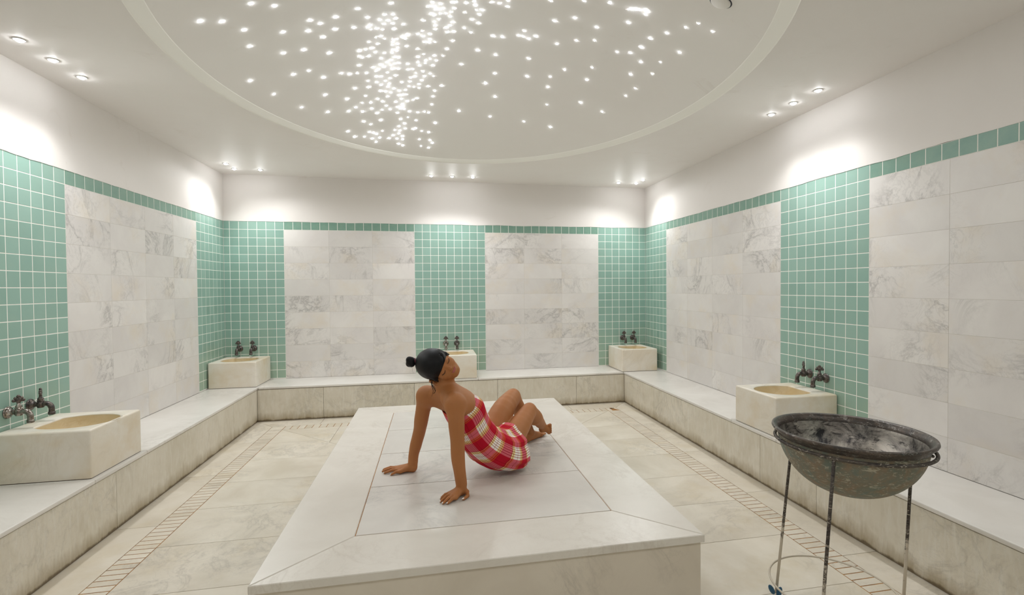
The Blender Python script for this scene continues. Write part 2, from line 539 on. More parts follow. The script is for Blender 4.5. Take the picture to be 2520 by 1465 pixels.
# star lights
STARS = "2.06 -3.406 13.1;2.269 -3.44 11.9;2.104 -3.289 10.9;2.003 -3.183 11.2;2.114 -3.191 11.2;2.217 -3.305 10.9;2.271 -3.301 9.6;2.181 -3.247 11.1;2.234 -3.231 12.6;2.286 -3.249 11.1;2.202 -3.189 11.3;2.265 -3.188 11.3;2.335 -3.17 11.4;2.094 -3.167 8.5;2.152 -3.139 10;2.11 -3.136 5.7;2.186 -3.117 5.7;2.267 -3.116 12.1;2.169 -3.037 11.2;2.132 -3.025 5.9;2.192 -2.997 5.9;2.321 -3.012 11.3;2.335 -2.981 10.2;2.36 -3.032 12.5;2.246 -2.982 5.4;2.246 -2.947 7.8;2.237 -2.909 7.3;2.276 -2.982 10.2;2.277 -2.916 10.4;2.275 -2.865 8.6;2.078 -2.976 8.3;2.134 -2.939 9.9;2.09 -2.89 12.2;2.043 -2.884 9.7;1.995 -2.875 12.7;2.11 -2.831 9.9;2.17 -2.808 10.6;2.056 -2.789 12.4;1.987 -2.805 7.4;2.007 -2.78 8.7;2.24 -2.842 10.8;2.23 -2.802 10.6;2.266 -2.822 9.4;2.141 -2.738 12.7;2.245 -2.739 12.7;2.273 -2.728 12.1;2.214 -2.7 12.2;2.177 -2.676 12.2;2.242 -2.648 10.4;2.267 -2.652 11.1;2.205 -2.63 10.4;2.131 -2.651 12.9;2.154 -2.618 13;2.341 -2.877 9.9;2.421 -2.834 8.8;2.43 -3.037 10.7;2.465 -3.008 12;2.46 -3.076 5.9;2.474 -2.93 8.6;2.513 -3.039 11.9;2.513 -2.968 11;2.51 -2.923 12.3;2.552 -2.929 9.2;2.469 -3.215 10.2;2.506 -3.394 10.3;2.534 -3.446 10.2;2.542 -3.397 11.9;2.558 -3.359 10.4;2.588 -3.429 11.3;2.604 -3.376 10.9;2.582 -3.359 5.5;2.526 -3.304 10.6;2.546 -3.284 10.1;2.589 -3.308 7.2;2.624 -3.314 7.2;2.658 -3.334 6.1;2.577 -3.233 7.4;2.548 -3.2 8.6;2.555 -3.153 11.6;2.553 -3.1 9.4;2.664 -3.455 10.2;2.678 -3.384 10.4;2.656 -3.275 11.3;2.675 -3.205 11;2.66 -3.162 11.1;2.628 -3.127 11.2;2.64 -3.067 11.3;2.686 -3.081 11.3;2.683 -2.952 9.9;2.646 -2.838 13.9;2.549 -2.741 12.3;2.564 -2.67 12.5;2.533 -2.6 14;2.48 -2.672 11.1;2.421 -2.723 12.9;2.418 -2.649 10.5;2.428 -2.601 13.3;2.515 -2.692 7.2;2.477 -2.63 7.3;2.464 -2.76 5.8;2.614 -2.74 6.5;2.336 -2.63 13.8;2.336 -2.551 12;2.376 -2.55 8;1.97 -2.683 13.4;1.827 -2.618 12.2;1.881 -2.585 10.4;1.939 -2.579 8.5;2.01 -2.561 12.5;2.07 -2.628 11.7;2.102 -2.59 13.1;2.215 -2.577 12.6;2.261 -2.569 12.6;2.081 -2.566 6.6;2.17 -2.53 11.3;2.229 -2.476 13.5;2.079 -2.493 14.1;2.117 -2.486 12.8;2.184 -2.445 10.9;2.007 -2.445 10.1;2.072 -2.411 11.6;2.142 -2.414 12.3;2.171 -2.368 12.1;2.104 -2.364 13.8;2.157 -2.325 12.2;2.274 -2.37 13.2;2.351 -2.43 12.4;2.388 -2.444 14.4;2.343 -2.374 12.2;2.33 -2.303 10.6;2.443 -2.384 12.6;2.466 -2.442 12.4;2.454 -2.513 11.5;2.513 -2.478 10.3;2.396 -2.493 6.8;2.542 -2.441 6.2;2.416 -2.327 12.7;2.493 -2.291 12.9;2.612 -2.301 13.6;2.372 -2.288 7.1;2.414 -2.268 7.2;1.893 -2.373 13.7;2 -2.357 13.1;2.205 -2.289 12.4;2.089 -2.278 14.1;2.131 -2.258 12.8;2.173 -2.235 10.7;2.246 -2.247 13.6;2.3 -2.252 13.6;2.552 -2.221 12.4;2.536 -2.136 11.1;1.96 -2.237 11.3;2.142 -2.181 13;2.241 -2.182 13.7;2.269 -2.184 13;2.305 -2.182 7.3;1.81 -2.243 14;2.055 -2.163 14.4;2.257 -2.122 12.5;2.393 -2.115 11.8;2.361 -2.096 9.6;2.093 -2.116 13.1;2.307 -2.08 13.4;2.205 -2.086 14;2.261 -2.039 16.4;1.92 -2.145 9.4;1.991 -2.125 13.8;2.119 -2.044 11.1;2.214 -2.004 13.1;2.237 -1.974 13.2;2.272 -1.964 12.1;2.264 -2.006 10.5;2.524 -2.013 11.4;1.86 -2.096 13.8;1.99 -2.034 14;2.146 -1.984 13.5;1.795 -2.062 13.8;1.909 -2.014 14.8;2.027 -1.953 15.1;2.075 -1.991 9.7;2.208 -1.915 13.8;2.318 -1.92 14.6;2.392 -1.896 11.6;2.456 -1.901 10.8;2.494 -1.884 13.6;2.298 -1.829 7.8;2.05 -1.835 15.4;1.894 -1.862 13.7;2.23 -1.811 14.9;1.951 -1.798 10.1;2.373 -1.77 11.9;2.556 -1.718 16.9;2.262 -1.736 14.3;2.207 -1.702 15.2;2.263 -1.654 11.3;2.163 -1.65 10.5;2.343 -1.635 13;2.364 -1.646 14.6;1.74 -1.767 14.7;1.927 -1.685 11.9;1.96 -1.662 14.3;1.988 -1.633 15.2;2.047 -1.664 8;2.492 -1.57 14.9;2.423 -1.593 8.2;2.211 -1.631 13.4;2.198 -1.586 13.9;1.784 -1.66 15.8;1.873 -1.626 11.2;1.94 -1.573 15.4;2.01 -1.567 15.5;1.97 -1.509 14.4;2.096 -1.532 14.8;2.14 -1.569 15.5;2.175 -1.509 14.9;2.23 -1.537 14;2.23 -1.485 14.2;2.396 -1.461 11.8;2.502 -1.438 13.6;2.527 -1.393 16.3;2.409 -1.349 7.7;2.488 -1.315 11.3;2.186 -1.421 13.5;2.224 -1.387 13.6;1.24 -3.654 16.2;1.326 -3.584 14.3;1.393 -3.431 12.5;1.514 -3.679 12.8;1.614 -3.597 12;1.364 -3.239 13.3;1.579 -3.292 11.6;1.515 -3.051 13;1.758 -3.357 12.6;1.721 -3.24 14.9;1.809 -3.297 10.7;1.791 -3.13 14;1.643 -3.025 14.9;1.791 -2.916 16.3;1.883 -3.2 13.8;1.914 -3.342 12.2;1.508 -2.755 13.4;1.615 -2.749 10.5;1.693 -2.616 14.7;1.237 -2.848 12.3;1.322 -2.585 11.4;1.454 -2.296 11.6;1.654 -2.375 13.5;1.629 -2.125 14.3;2.686 -3.462 10.2;2.752 -3.461 10.2;2.805 -3.489 9.6;2.815 -3.442 9.2;2.867 -3.394 10;2.853 -3.333 10.7;2.83 -3.384 5.5;2.751 -3.342 5.6;2.808 -3.259 9.2;2.856 -3.221 9.9;2.76 -3.136 10;2.814 -3.086 8.4;2.92 -3.509 9.7;2.97 -3.507 10.2;3.027 -3.484 9.2;3.02 -3.555 8;2.978 -3.075 12.1;3.046 -3.082 13.4;2.88 -2.852 14.7;3.026 -2.819 12.3;2.765 -2.63 11.4;3.051 -2.55 12.4;2.989 -2.386 16.5;3.097 -2.202 12.7;2.78 -1.917 18;3.084 -1.878 11.2;3.416 -1.904 10.5;3.322 -2.599 13.2;3.19 -3.216 10.1;3.158 -3.141 8.4;3.195 -3.139 9.7;3.619 -3.846 10.6;3.737 -3.85 6.1;3.749 -3.864 8.6;3.765 -3.874 7.6;3.777 -3.884 9.1;3.794 -3.892 6.1;3.823 -3.918 12.5;3.838 -3.907 10.1;3.842 -3.871 7.1;3.478 -3.541 10.4;3.364 -3.434 9.6;3.637 -3.518 10.6;3.793 -3.71 11.2;3.239 -3.126 11.5;3.282 -3.18 13.2;3.286 -2.855 10.4;3.565 -3.273 8.9;3.68 -3.352 7;3.448 -3.152 9.1;3.977 -3.643 10.4;3.975 -3.5 13.2;4.03 -3.783 7.9;4.083 -3.934 5.6;4.114 -4.034 3.9;4.21 -4.031 6;4.187 -3.651 10;3.941 -3.378 10.6;4.042 -3.327 10.2;3.861 -3.319 7.2;4.148 -3.438 4.7;3.774 -2.998 6.4;3.59 -2.839 9.3;3.506 -2.681 9.6;3.521 -2.523 10.7;3.787 -2.808 11.8;4.047 -3.12 12.1;4.146 -2.976 5.9;4.166 -3.254 4.3;4.123 -2.82 6.8;3.838 -2.457 11.7;4.04 -2.457 11.1;3.679 -1.933 14.2;3.571 -2.258 6.8;3.472 -3.77 7.7;3.281 -3.663 6.8"
pts = [tuple(float(v) for v in q.split()) for q in STARS.split(';')]
pts.sort(key=lambda q: -q[2])
def star_mesh(bm, c, r, nrm):
    rot = Vector((0, 0, 1)).rotation_difference(nrm).to_matrix()
    lathe(bm, [(r, 0), (r * .92, .0022), (r * .55, .0042), (0, .005)], n=12, center=c, rot=rot)
smesh = {}
GR = 'starlight points in the dome'
for i, (x, y, r) in enumerate(pts):
    z = domez(x, y)
    nrm = Vector((-(-2 * RISE * (x - CX) / RXI ** 2), -(-2 * RISE * (y - CY) / RYI ** 2), 1)).normalized() * -1
    if i == 300:
        bms = bmesh.new()
    if i >= 300:
        star_mesh(bms, (x, y, z + .0005), r * .00078, nrm); continue
    b2 = bmesh.new()
    rot = Vector((0, 0, 1)).rotation_difference(nrm).to_matrix()
    star_mesh(b2, (0, 0, 0), r * .00078, nrm)
    o = obj_from_bm('star_light', b2, M['star'])
    o.location = (x, y, z + .0005)
    # which part of the dome it shines in (as seen in the picture)
    px = (Vector((x, y, z)) - Vector(CAM_POS))
    dd = px.dot(CF); sx = 1319.6 + 1248.6 * px.dot(CR) / dd; sy = 731.7 - 1248.6 * px.dot(CU) / dd
    if sx < 850:
        tag(o, 'white star light among the sparse ones on the left of the dome', 'star light', GR + ', sparse left side')
    elif sx < 1130 and sy > 240:
        tag(o, 'white star light in the crowded band, near the back rim of the dome', 'star light', GR + ', lower end of the crowded band')
    elif sx < 1030:
        tag(o, 'white star light in the middle of the crowded band on the dome', 'star light', GR + ', middle of the crowded band')
    elif sx < 1260 and sy < 130:
        tag(o, 'white star light in the crowded cluster at the top edge of the photo', 'star light', GR + ', top cluster')
    elif sx < 1130:
        tag(o, 'white star light on the right side of the crowded band', 'star light', GR + ', right side of the crowded band')
    elif sx < 1420:
        tag(o, 'white star light just right of the crowded band, on open dome plaster', 'star light', GR + ', right of the crowded band')
    else:
        tag(o, 'white star light among the sparse ones on the right of the dome', 'star light', GR + ', sparse right side')
o = obj_from_bm('star_specks', bms, M['star'])
tag(o, 'faintest tiny star specks scattered between the larger dome lights', 'star light', kind='stuff')

# round vent cover in the dome
vx, vy = 4.085, -4.325
vz = domez(vx, vy)
nrm = Vector((2 * RISE * (vx - CX) / RXI ** 2, 2 * RISE * (vy - CY) / RYI ** 2, 1)).normalized() * -1
rot = Vector((0, 0, 1)).rotation_difference(nrm).to_matrix()
t = thing('ceiling_vent', 'round white vent cover in the dome at the top edge of the photo', 'vent', (vx, vy, vz))
bm = bmesh.new(); lathe(bm, [(0, .010), (.052, .010), (.056, .006), (.056, .001), (0, .001)], 40, rot=rot)
obj_from_bm('cover', bm, M['dome'], t)
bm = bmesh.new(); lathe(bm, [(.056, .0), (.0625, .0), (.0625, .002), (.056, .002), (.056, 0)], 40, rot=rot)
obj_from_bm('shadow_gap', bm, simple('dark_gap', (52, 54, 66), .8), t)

# ------------------------------------------------------------------ recessed spotlights
def spot_proto():
    t = thing('recessed_spotlight', 'x', 'spotlight')
    bm = bmesh.new(); lathe(bm, [(.022, -.001), (.032, -.001), (.030, -.004), (.023, -.005), (.020, -.003), (.020, .0), (.022, -.001)], 28)
    obj_from_bm('trim_ring', bm, simple('spot_trim', (226, 224, 220), .35), t)
    bm = bmesh.new(); lathe(bm, [(0, -.016), (.008, -.0145), (.014, -.011), (.018, -.006), (.0195, -.001), (.0195, .001), (0, .001)], 24)
    obj_from_bm('lamp', bm, M['bulb'], t)
    return t
def spot_lamp(t, aim):
    ld = SPOTD
    l = bpy.data.objects.new('lamp_beam', ld); link(l, t)
    l.location = (0, 0, -.035)
    l.rotation_euler = Vector((0, 0, -1)).rotation_difference(Vector(aim).normalized()).to_euler()
    l = bpy.data.objects.new('lamp_glow', WIDED); link(l, t); l.location = (0, 0, -.035)
    inw = Vector((CX - t.location.x, CY - t.location.y, 0)).normalized() * .55 + Vector((0, 0, -1))
    l.rotation_euler = Vector((0, 0, -1)).rotation_difference(inw.normalized()).to_euler()
SPOTD = bpy.data.lights.new('spot_beam', 'SPOT')
SPOTD.energy = SPOT_W; SPOTD.spot_size = math.radians(84); SPOTD.spot_blend = .55; SPOTD.shadow_soft_size = .02
SPOTD.color = (.975, .985, 1)
WIDED = bpy.data.lights.new('spot_glow', 'SPOT')
WIDED.energy = WIDE_W; WIDED.spot_size = math.radians(150); WIDED.spot_blend = .6; WIDED.shadow_soft_size = .05
WIDED.color = (.975, .985, 1)
sp0 = spot_proto()
SP = [
 ((.25, -.58), 'left corner', 'back left corner, one nearest the camera'),
 ((.25, -.33), 'left corner', 'back left corner, the one right in the corner'),
 ((.53, -.33), 'left corner', 'back left corner, the one furthest right'),
 ((2.51, -.34), 'back', 'back wall centre, leftmost of its row'),
 ((2.77, -.34), 'back', 'back wall centre, middle of its row'),
 ((3.03, -.34), 'back', 'back wall centre, rightmost of its row'),
 ((5.00, -.33), 'right corner', 'back right corner, the one furthest left'),
 ((5.255, -.33), 'right corner', 'back right corner, the one right in the corner'),
 ((5.255, -.56), 'right corner', 'back right corner, one nearest the camera'),
 ((.25, -3.48), 'left', 'left wall, the large one nearest the photo edge'),
 ((.25, -3.22), 'left', 'left wall, middle of its row of three'),
 ((.25, -2.96), 'left', 'left wall, furthest from the camera in its row'),
 ((5.27, -3.14), 'right', 'right wall, furthest from the camera in its row'),
 ((5.27, -3.40), 'right', 'right wall, middle of its row of three'),
 ((5.27, -3.66), 'right', 'right wall, nearest the camera in its row'),
 ((.25, -6.62), 'rear_fill', 'front left corner behind the photographer, first added fill'), ((.25, -6.88), 'rear_fill', 'front left corner behind the photographer, second added fill'),  # unseen lamps added behind the camera to fill the room with light
 ((2.51, -6.88), 'rear_fill', 'front wall centre behind the photographer, left added fill'), ((3.03, -6.88), 'rear_fill', 'front wall centre behind the photographer, right added fill'),
 ((5.27, -6.62), 'rear_fill', 'front right corner behind the photographer, first added fill'), ((5.27, -6.88), 'rear_fill', 'front right corner behind the photographer, second added fill'),
]
for i, ((x, y), g, txt) in enumerate(SP):
    o = sp0 if i == 0 else copy_tree(sp0)
    o.location = (x, y, H)
    tag(o, 'lit round recessed ceiling spotlight at the ' + txt, 'spotlight', 'recessed ceiling spotlights')
for i, ((x, y), g, txt) in enumerate(SP):
    pass
ROOTS = [o for o in COL.objects if o.name.startswith('recessed_spotlight')]
for o in ROOTS:
    x, y = o.location.x, o.location.y
    spot_lamp(o, (0, 0, -1))

# ------------------------------------------------------------------ floor
def MF(s, t, d): return (s, t, FLOORZ + d)
def slabs(name, polys, mapf, mat, parent, gap=.0034, ch=.0008, depth=.02):
    bm = bmesh.new()
    for p in polys: plate(bm, p, mapf, gap, ch, depth)
    return obj_from_bm(name, bm, mat, parent)
bm = bmesh.new()
box(bm, -.15, YF - .15, -.06, W + .15, .15, -.0035)
floor = obj_from_bm('floor', bm, M['floor_joint'])
tag(floor, kind='structure')
RX0, RX1, RX2, RX3, RY0, RY1 = .755, .895, 4.620, 4.765, -.82, -.96
XE0, XE1, YE0 = LD - .03, W - RD + .03, -BD + .03
pl = []
js = [RY0, -1.40, -2.30, -3.21, -4.12, -5.02, -5.9, YF]
pl.append([(XE0, YE0), (RX0, RY0), (RX0, -1.40), (XE0, -1.40)])
pl.append([(XE1, YE0), (RX3, RY0), (RX3, -1.62), (XE1, -1.62)])
for a, b in zip(js[1:-1], js[2:]): pl.append(rect(XE0, b, RX0, a))
jr = [-1.62, -2.60, -3.55, -4.45, -5.4, -6.3, YF]
for a, b in zip(jr[:-1], jr[1:]): pl.append(rect(RX3, b, XE1, a))
xs = [1.25, 2.0, 2.75, 3.5, 4.2]
pl.append([(XE0, YE0), (xs[0], YE0), (xs[0], RY0), (RX0, RY0)])
for a, b in zip(xs[:-1], xs[1:]): pl.append(rect(a, RY0, b, YE0))
pl.append([(xs[-1], YE0), (XE1, YE0), (RX3, RY0), (xs[-1], RY0)])
slabs('outer_slabs', pl, MF, M['floor'], floor)
pl = []
def diagL(y): return RX1 + (RY1 - y)
ys = [-1.97, -2.5, -2.99, -3.52, -4.04, -4.56, -5.08, -5.6, -6.2, YF]
pl.append([(RX1, RY1), (RX1, -1.46), (diagL(-1.46), -1.46)])
pl.append([(RX1, -1.46), (RX1, -1.97), (1.86, -1.97), (1.86, RY1 - (1.86 - RX1)), (diagL(-1.46), -1.46)])
for a, b in zip(ys[:-1], ys[1:]): pl.append(rect(RX1, b, 1.86, a))
ys = [-1.62, -2.11, -2.62, -3.14, -3.65, -4.16, -4.68, -5.2, -5.7, -6.3, YF]
pl.append([(RX2, RY1), (RX2, -1.62), (RX2 - .66, -1.62)])
pl.append([(RX2, -1.62), (RX2, -2.11), (3.66, -2.11), (3.66, RY1 - (RX2 - 3.66)), (RX2 - .66, -1.62)])
for a, b in zip(ys[1:-1], ys[2:]): pl.append(rect(3.66, b, RX2, a))
yb = -1.92
pl.append([(RX1, RY1), (1.49, RY1), (1.49, RY1 - (1.49 - RX1))])
pl.append([(1.49, RY1), (2.1, RY1), (2.1, yb), (RX1 + RY1 - yb, yb), (1.49, RY1 - (1.49 - RX1))])
for a, b in ((2.1, 2.75), (2.75, 3.4)): pl.append(rect(a, yb, b, RY1))
pl.append([(3.4, RY1), (4.03, RY1), (4.03, RY1 - (RX2 - 4.03)), (RX2 - (RY1 - yb), yb), (3.4, yb)])
pl.append([(4.03, RY1), (RX2, RY1), (4.03, RY1 - (RX2 - 4.03))])
for a in (-4.9, -5.7, -6.5):
    for b in (1.86, 2.46, 3.06): pl.append(rect(b, max(a - .8, YF), b + .6, a))
slabs('floor_slabs', pl, MF, M['floor'], floor)
# inlaid slotted band
pl = []
y = RY1
while y > YF + .06:
    pl.append(rect(RX0, y - .0545, RX1, y)); y -= .0545
y = RY1
while y > YF + .06:
    pl.append(rect(RX2, y - .0545, RX3, y)); y -= .0545
x = RX1
while x < RX2 - .05:
    pl.append(rect(x, RY1, x + .0745, RY0)); x += .0745
pl.append(rect(RX0, RY1, RX1, RY0)); pl.append(rect(RX2, RY1, RX2 + .06, RY0)); pl.append([(RX3, RY0), (RX2 + .085, RY0), (RX3, RY1)])
band = slabs('inlaid_band', pl, MF, M['floor'], floor, gap=.0066, ch=.0005)
bm = bmesh.new()
for r in (rect(RX0, YF, RX1, RY0), rect(RX2, YF, RX3, RY0), rect(RX1, RY1, RX2, RY0)):
    plate(bm, r, lambda s, t, d: (s, t, d - .0012), -.004, .0003, .01)
obj_from_bm('rusty_joint', bm, M['rust_joint'], band)

bm = bmesh.new()
plate(bm, [(4.665, -.875), (4.70, -.845), (4.735, -.838), (4.72, -.865), (4.69, -.882)], lambda s, t, d: (s, t, d + .0006), 0, .0002, .0008)
obj_from_bm('chipped_corner', bm, M['grime_shade'], floor)  # flat dark patch: the dark inside of the chipped hole as colour

# ------------------------------------------------------------------ benches
def bench(name, label, fronts, tops, front_map, top_rects, front_core, group='wall benches'):
    t = thing(name, label, 'bench', (0, 0, 0))
    bm = bmesh.new()
    for a, b in fronts: plate(bm, rect(a, 0, b, BZ - .0305), front_map, .0028, .001, .022)
    o = obj_from_bm('front_panel', bm, M['bench_front'], t)
    bm = bmesh.new(); box(bm, *front_core)
    obj_from_bm('core', bm, M['grime_shade'], t)  # dark brown colour paints the shadow line under the seat slabs
    for r in top_rects:
        bm = bmesh.new()
        rbox(bm, r[0] + .001, r[1] + .001, BZ - .026, r[2] - .001, r[3] - .001, BZ, .006, 3)
        obj_from_bm('seat_slab', bm, M['bench_top'], t, smooth=True, auto=50)
    return t
OV = .012
bench('marble_bench', 'long low marble bench along the left wall with stained front', [(-1.26, -BD), (-3.2, -1.26), (-5.1, -3.2), (YF, -5.1)], None,
      lambda s, z, d: (LD + d, s, z),
      [(0, -BD - OV, LD + OV, 0), (0, -2.86, LD + OV, -BD - OV), (0, -3.42, LD + OV, -2.86), (0, YF, LD + OV, -3.42)],
      (0, YF, 0, LD - .02, 0, BZ - .028))
bench('marble_bench', 'low marble bench along the back wall, behind the seated woman', [(LD, 1.24), (1.24, 2.28), (2.28, 3.3), (3.3, 4.33), (4.33, W - RD)], None,
      lambda s, z, d: (s, -BD - d, z),
      [(LD + OV, -BD - OV, 2.47, 0), (2.47, -BD - OV, 3.06, 0), (3.06, -BD - OV, W - RD - OV, 0)],
      (LD + .001, -BD + .02, 0, W - RD - .001, 0, BZ - .028))
bench('marble_bench', 'long low marble bench along the right wall behind the metal cauldron', [(-1.46, -BD), (-3.4, -1.46), (-3.99, -3.4), (-5.6, -3.99), (YF, -5.6)], None,
      lambda s, z, d: (W - RD - d, s, z),
      [(W - RD - OV, -BD - OV, W, 0), (W - RD - OV, -3.03, W, -BD - OV), (W - RD - OV, -3.60, W, -3.03), (W - RD - OV, YF, W, -3.60)],
      (W - RD + .02, YF, 0, W, 0, BZ - .028))

# ------------------------------------------------------------------ central platform
t = thing('marble_platform', 'large rectangular marble slab platform in the middle of the room, where the woman sits', 'platform')
IX0, IX1, IY0, IY1 = 2.157, 3.385, -4.475, -2.14
MP = lambda s, u, d: (s, u, PZ + d)
for poly in ([(PX0, PY0), (PX1, PY0), (IX1, IY0), (IX0, IY0)], [(PX1, PY0), (PX1, PY1), (IX1, IY1), (IX1, IY0)],
             [(PX1, PY1), (PX0, PY1), (IX0, IY1), (IX1, IY1)], [(PX0, PY1), (PX0, PY0), (IX0, IY0), (IX0, IY1)]):
    bm = bmesh.new(); plate(bm, poly, MP, .0030, .0030, .034)
    obj_from_bm('border_slab', bm, M['platform_edge'], t)
ys = [IY0, -3.90, -3.315, -2.735, IY1]
for a, b in zip(ys[:-1], ys[1:]):
    bm = bmesh.new(); plate(bm, rect(IX0, a, IX1, b), MP, .0056, .0008, .034)
    obj_from_bm('centre_slab', bm, M['platform'], t)
bm = bmesh.new(); box(bm, PX0 + .05, PY0 + .05, 0, PX1 - .05, PY1 - .05, PZ - .0035)
obj_from_bm('core', bm, M['rust_joint'], t)
sd = .014
for a, b, mp in ((PX0 + sd, PX1 - sd, lambda s, z, d: (s, PY0 + sd - d, z)), (PX0 + sd, PX1 - sd, lambda s, z, d: (s, PY1 - sd + d, z)),
                 (PY0 + sd, PY1 - sd, lambda s, z, d: (PX0 + sd - d, s, z)), (PY0 + sd, PY1 - sd, lambda s, z, d: (PX1 - sd + d, s, z))):
    bm = bmesh.new(); plate(bm, rect(a, 0, b, PZ - .0355), mp, .002, .001, .03)
    obj_from_bm('side_panel', bm, M['platform_side'], t)

# ------------------------------------------------------------------ basins
def rrect(x0, y0, x1, y1, r, n=5, m=18):
    out = []
    for (cx_, cy_, a0) in ((x1 - r, y1 - r, 0), (x0 + r, y1 - r, 90), (x0 + r, y0 + r, 180), (x1 - r, y0 + r, 270)):
        for i in range(n): 
            q = math.radians(a0 + 90 * i / (n - 1)); out.append(Vector((cx_ + r * math.cos(q), cy_ + r * math.sin(q))))
    res = []
    for i, p in enumerate(out):
        res.append(p); q = out[(i + 1) % len(out)]
        if (q - p).length > .05:
            for k in range(1, m): res.append(p.lerp(q, k / m))
    return res
def basin(label, loc, rz, w=.505, dp=.54, h=.295, bx=0.0, by=-.285, r=.190):
    t = thing('marble_basin', label, 'basin', loc, rz, None)
    def hole(q, k=1.0):
        dev = (math.degrees(q) - 90 + 180) % 360 - 180
        rr_ = r * (1.0 + .10 * abs(math.sin(q)))
        ledge = r * .86 / math.cos(math.radians(min(abs(dev), 42)))
        f = min(1, max(0, (abs(dev) - 33) / 4)); f = f * f * (3 - 2 * f)
        rr_ = min(rr_, ledge) * (1 - f) + rr_ * f
        return Vector((bx + rr_ * k * math.cos(q), by + rr_ * k * math.sin(q)))
    ring0 = rrect(-w / 2, -dp, w / 2, 0, .010)
    c = Vector((bx, by))
    ang = [math.atan2(p.y - by, p.x - bx) for p in ring0]
    bm = bmesh.new()
    def ring(z, ins):
        g = rrect(-w / 2 + ins, -dp + ins, w / 2 - ins, -ins, max(.010, .0101))
        return [bm.verts.new((p.x, p.y, z)) for p in g]
    R = [ring(0.0045, 0), ring(h * .5, 0), ring(h - .012, 0), ring(h - .0045, .0025), ring(h - .001, .007), ring(h, .013)]
    R.append([bm.verts.new((*hole(a, 1.03), h)) for a in ang])
    R.append([bm.verts.new((*hole(a, 1.0), h - .005)) for a in ang])
    R.append([bm.verts.new((*hole(a, 1.0), h - .012)) for a in ang])
    n = len(ang)
    for A, B in zip(R[:-1], R[1:]):
        for i in range(n): bm.faces.new((A[i], A[(i + 1) % n], B[(i + 1) % n], B[i]))
    bm.faces.new(list(reversed(R[0])))
    L = rnd_layer(bm); rv = (RNG.random(), RNG.random(), RNG.random(), 1)
    for f in bm.faces: f[L] = rv
    obj_from_bm('block', bm, M['basin'], t, smooth=True, recalc=False, auto=48)
    bm = bmesh.new()
    prof = [(1.0, h - .010), (.985, h - .04), (.93, h - .08), (.80, h - .12), (.55, h - .15), (.25, h - .163)]
    R = [[bm.verts.new((*hole(a, k), z)) for a in ang] for k, z in prof]
    for A, B in zip(R[:-1], R[1:]):
        for i in range(n): bm.faces.new((A[i], A[(i + 1) % n], B[(i + 1) % n], B[i]))
    bm.faces.new(R[-1])
    obj_from_bm('bowl', bm, M['bowl'], t, smooth=True, recalc=False)
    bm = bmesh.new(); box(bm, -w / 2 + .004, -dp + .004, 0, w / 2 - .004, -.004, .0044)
    obj_from_bm('dark_joint', bm, M['grime_shade'], t)  # thin dark box paints the gap shadow under the basin, with grime
    return t

M['bronze'] = simple('tarnished_brass', (66, 62, 64), .36, .75, nscale=60, col2=(122, 112, 104), bump=.15)
M['chrome'] = simple('worn_chrome', (176, 168, 160), .2, .95, nscale=50, col2=(110, 100, 94))
def tap(label, loc, rz, group, turn=0.0, mat='bronze', spout_turn=0.0):
    t = thing('tap', label, 'tap', loc, rz, group)
    m = M[mat]
    bm = bmesh.new()
    lathe(bm, [(0, .0), (.034, .001), (.037, .005), (.034, .010), (.024, .013), (.0185, .020), (.0165, .030), (.0, .030)], 28, axis='-y')
    obj_from_bm('rosette', bm, m, t, smooth=True, auto=40)
    bm = bmesh.new()
    st = spout_turn
    tube(bm, [(0, -.02, 0), (0, -.036, 0), (0, -.050, 0), (0, -.080, 0)], [.0140, .0140, .0180, .0155], 14)
    lathe(bm, [(0, -.020), (.016, -.021), (.020, -.012), (.0215, 0), (.020, .012), (.0165, .018), (.0190, .021), (.0190, .025), (.0150, .028), (.0165, .032), (.0150, .038), (.0095, .046), (.0075, .058), (0, .058)], 18, center=(0, -.060, 0))
    sp = catmull([(0, -.070, 0), (0, -.090, .004), (0, -.108, -.004), (0, -.118, -.022), (0, -.119, -.044), (0, -.119, -.062)], 5)
    tube(bm, sp, [.0155] * len(sp), 14)
    lathe(bm, [(.0160, -.068), (.0185, -.066), (.0185, -.051), (.0160, -.048)], 16, center=(0, -.119, 0))
    obj_from_bm('body', bm, m, t, smooth=True, auto=45)
    bm = bmesh.new()
    # floral cross handle: lobed plate round the stem
    ca, sa = math.cos(turn), math.sin(turn)
    def lobe(x, z, r, r2=.006):
        ico = bmesh.ops.create_uvsphere(bm, u_segments=12, v_segments=8, radius=1)
        for v in ico['verts']:
            a = v.co.x * r + x; b = v.co.y * r2; zz = v.co.z * r + z
            v.co = (a * ca - b * sa, a * sa + b * ca - .060, zz)
    lobe(0, .074, .0180, .0095); lobe(-.021, .071, .0100, .008); lobe(.021, .071, .0100, .008); lobe(0, .095, .0100, .008)
    lobe(-.0135, .085, .0090, .008); lobe(.0135, .085, .0090, .008); lobe(0, .056, .0095, .0085)
    obj_from_bm('handle', bm, M['bronze'], t, smooth=True)
    return t
h90 = math.pi / 2
DZ = .40 + .396
TG = None
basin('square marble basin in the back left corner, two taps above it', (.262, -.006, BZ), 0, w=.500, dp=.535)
tap('dark tarnished tap on the back wall above the left corner basin, its left one', (.165, 0, DZ - .003), 0, TG, .15)
tap('dark tarnished tap on the back wall above the left corner basin, its right one', (.325, 0, DZ - .003), 0, TG, -.1)
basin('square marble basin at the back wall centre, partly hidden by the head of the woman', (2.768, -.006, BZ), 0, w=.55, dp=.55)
tap('bright worn chrome tap with dark handle above the centre basin', (2.677, 0, DZ - .010), 0, TG, 0, 'chrome')
tap('dark tarnished tap above the centre basin, right of the chrome one', (2.822, 0, DZ - .010), 0, TG, 0)
basin('square marble basin in the back right corner, two taps above it', (5.208, -.006, BZ), 0, w=.495, dp=.55)
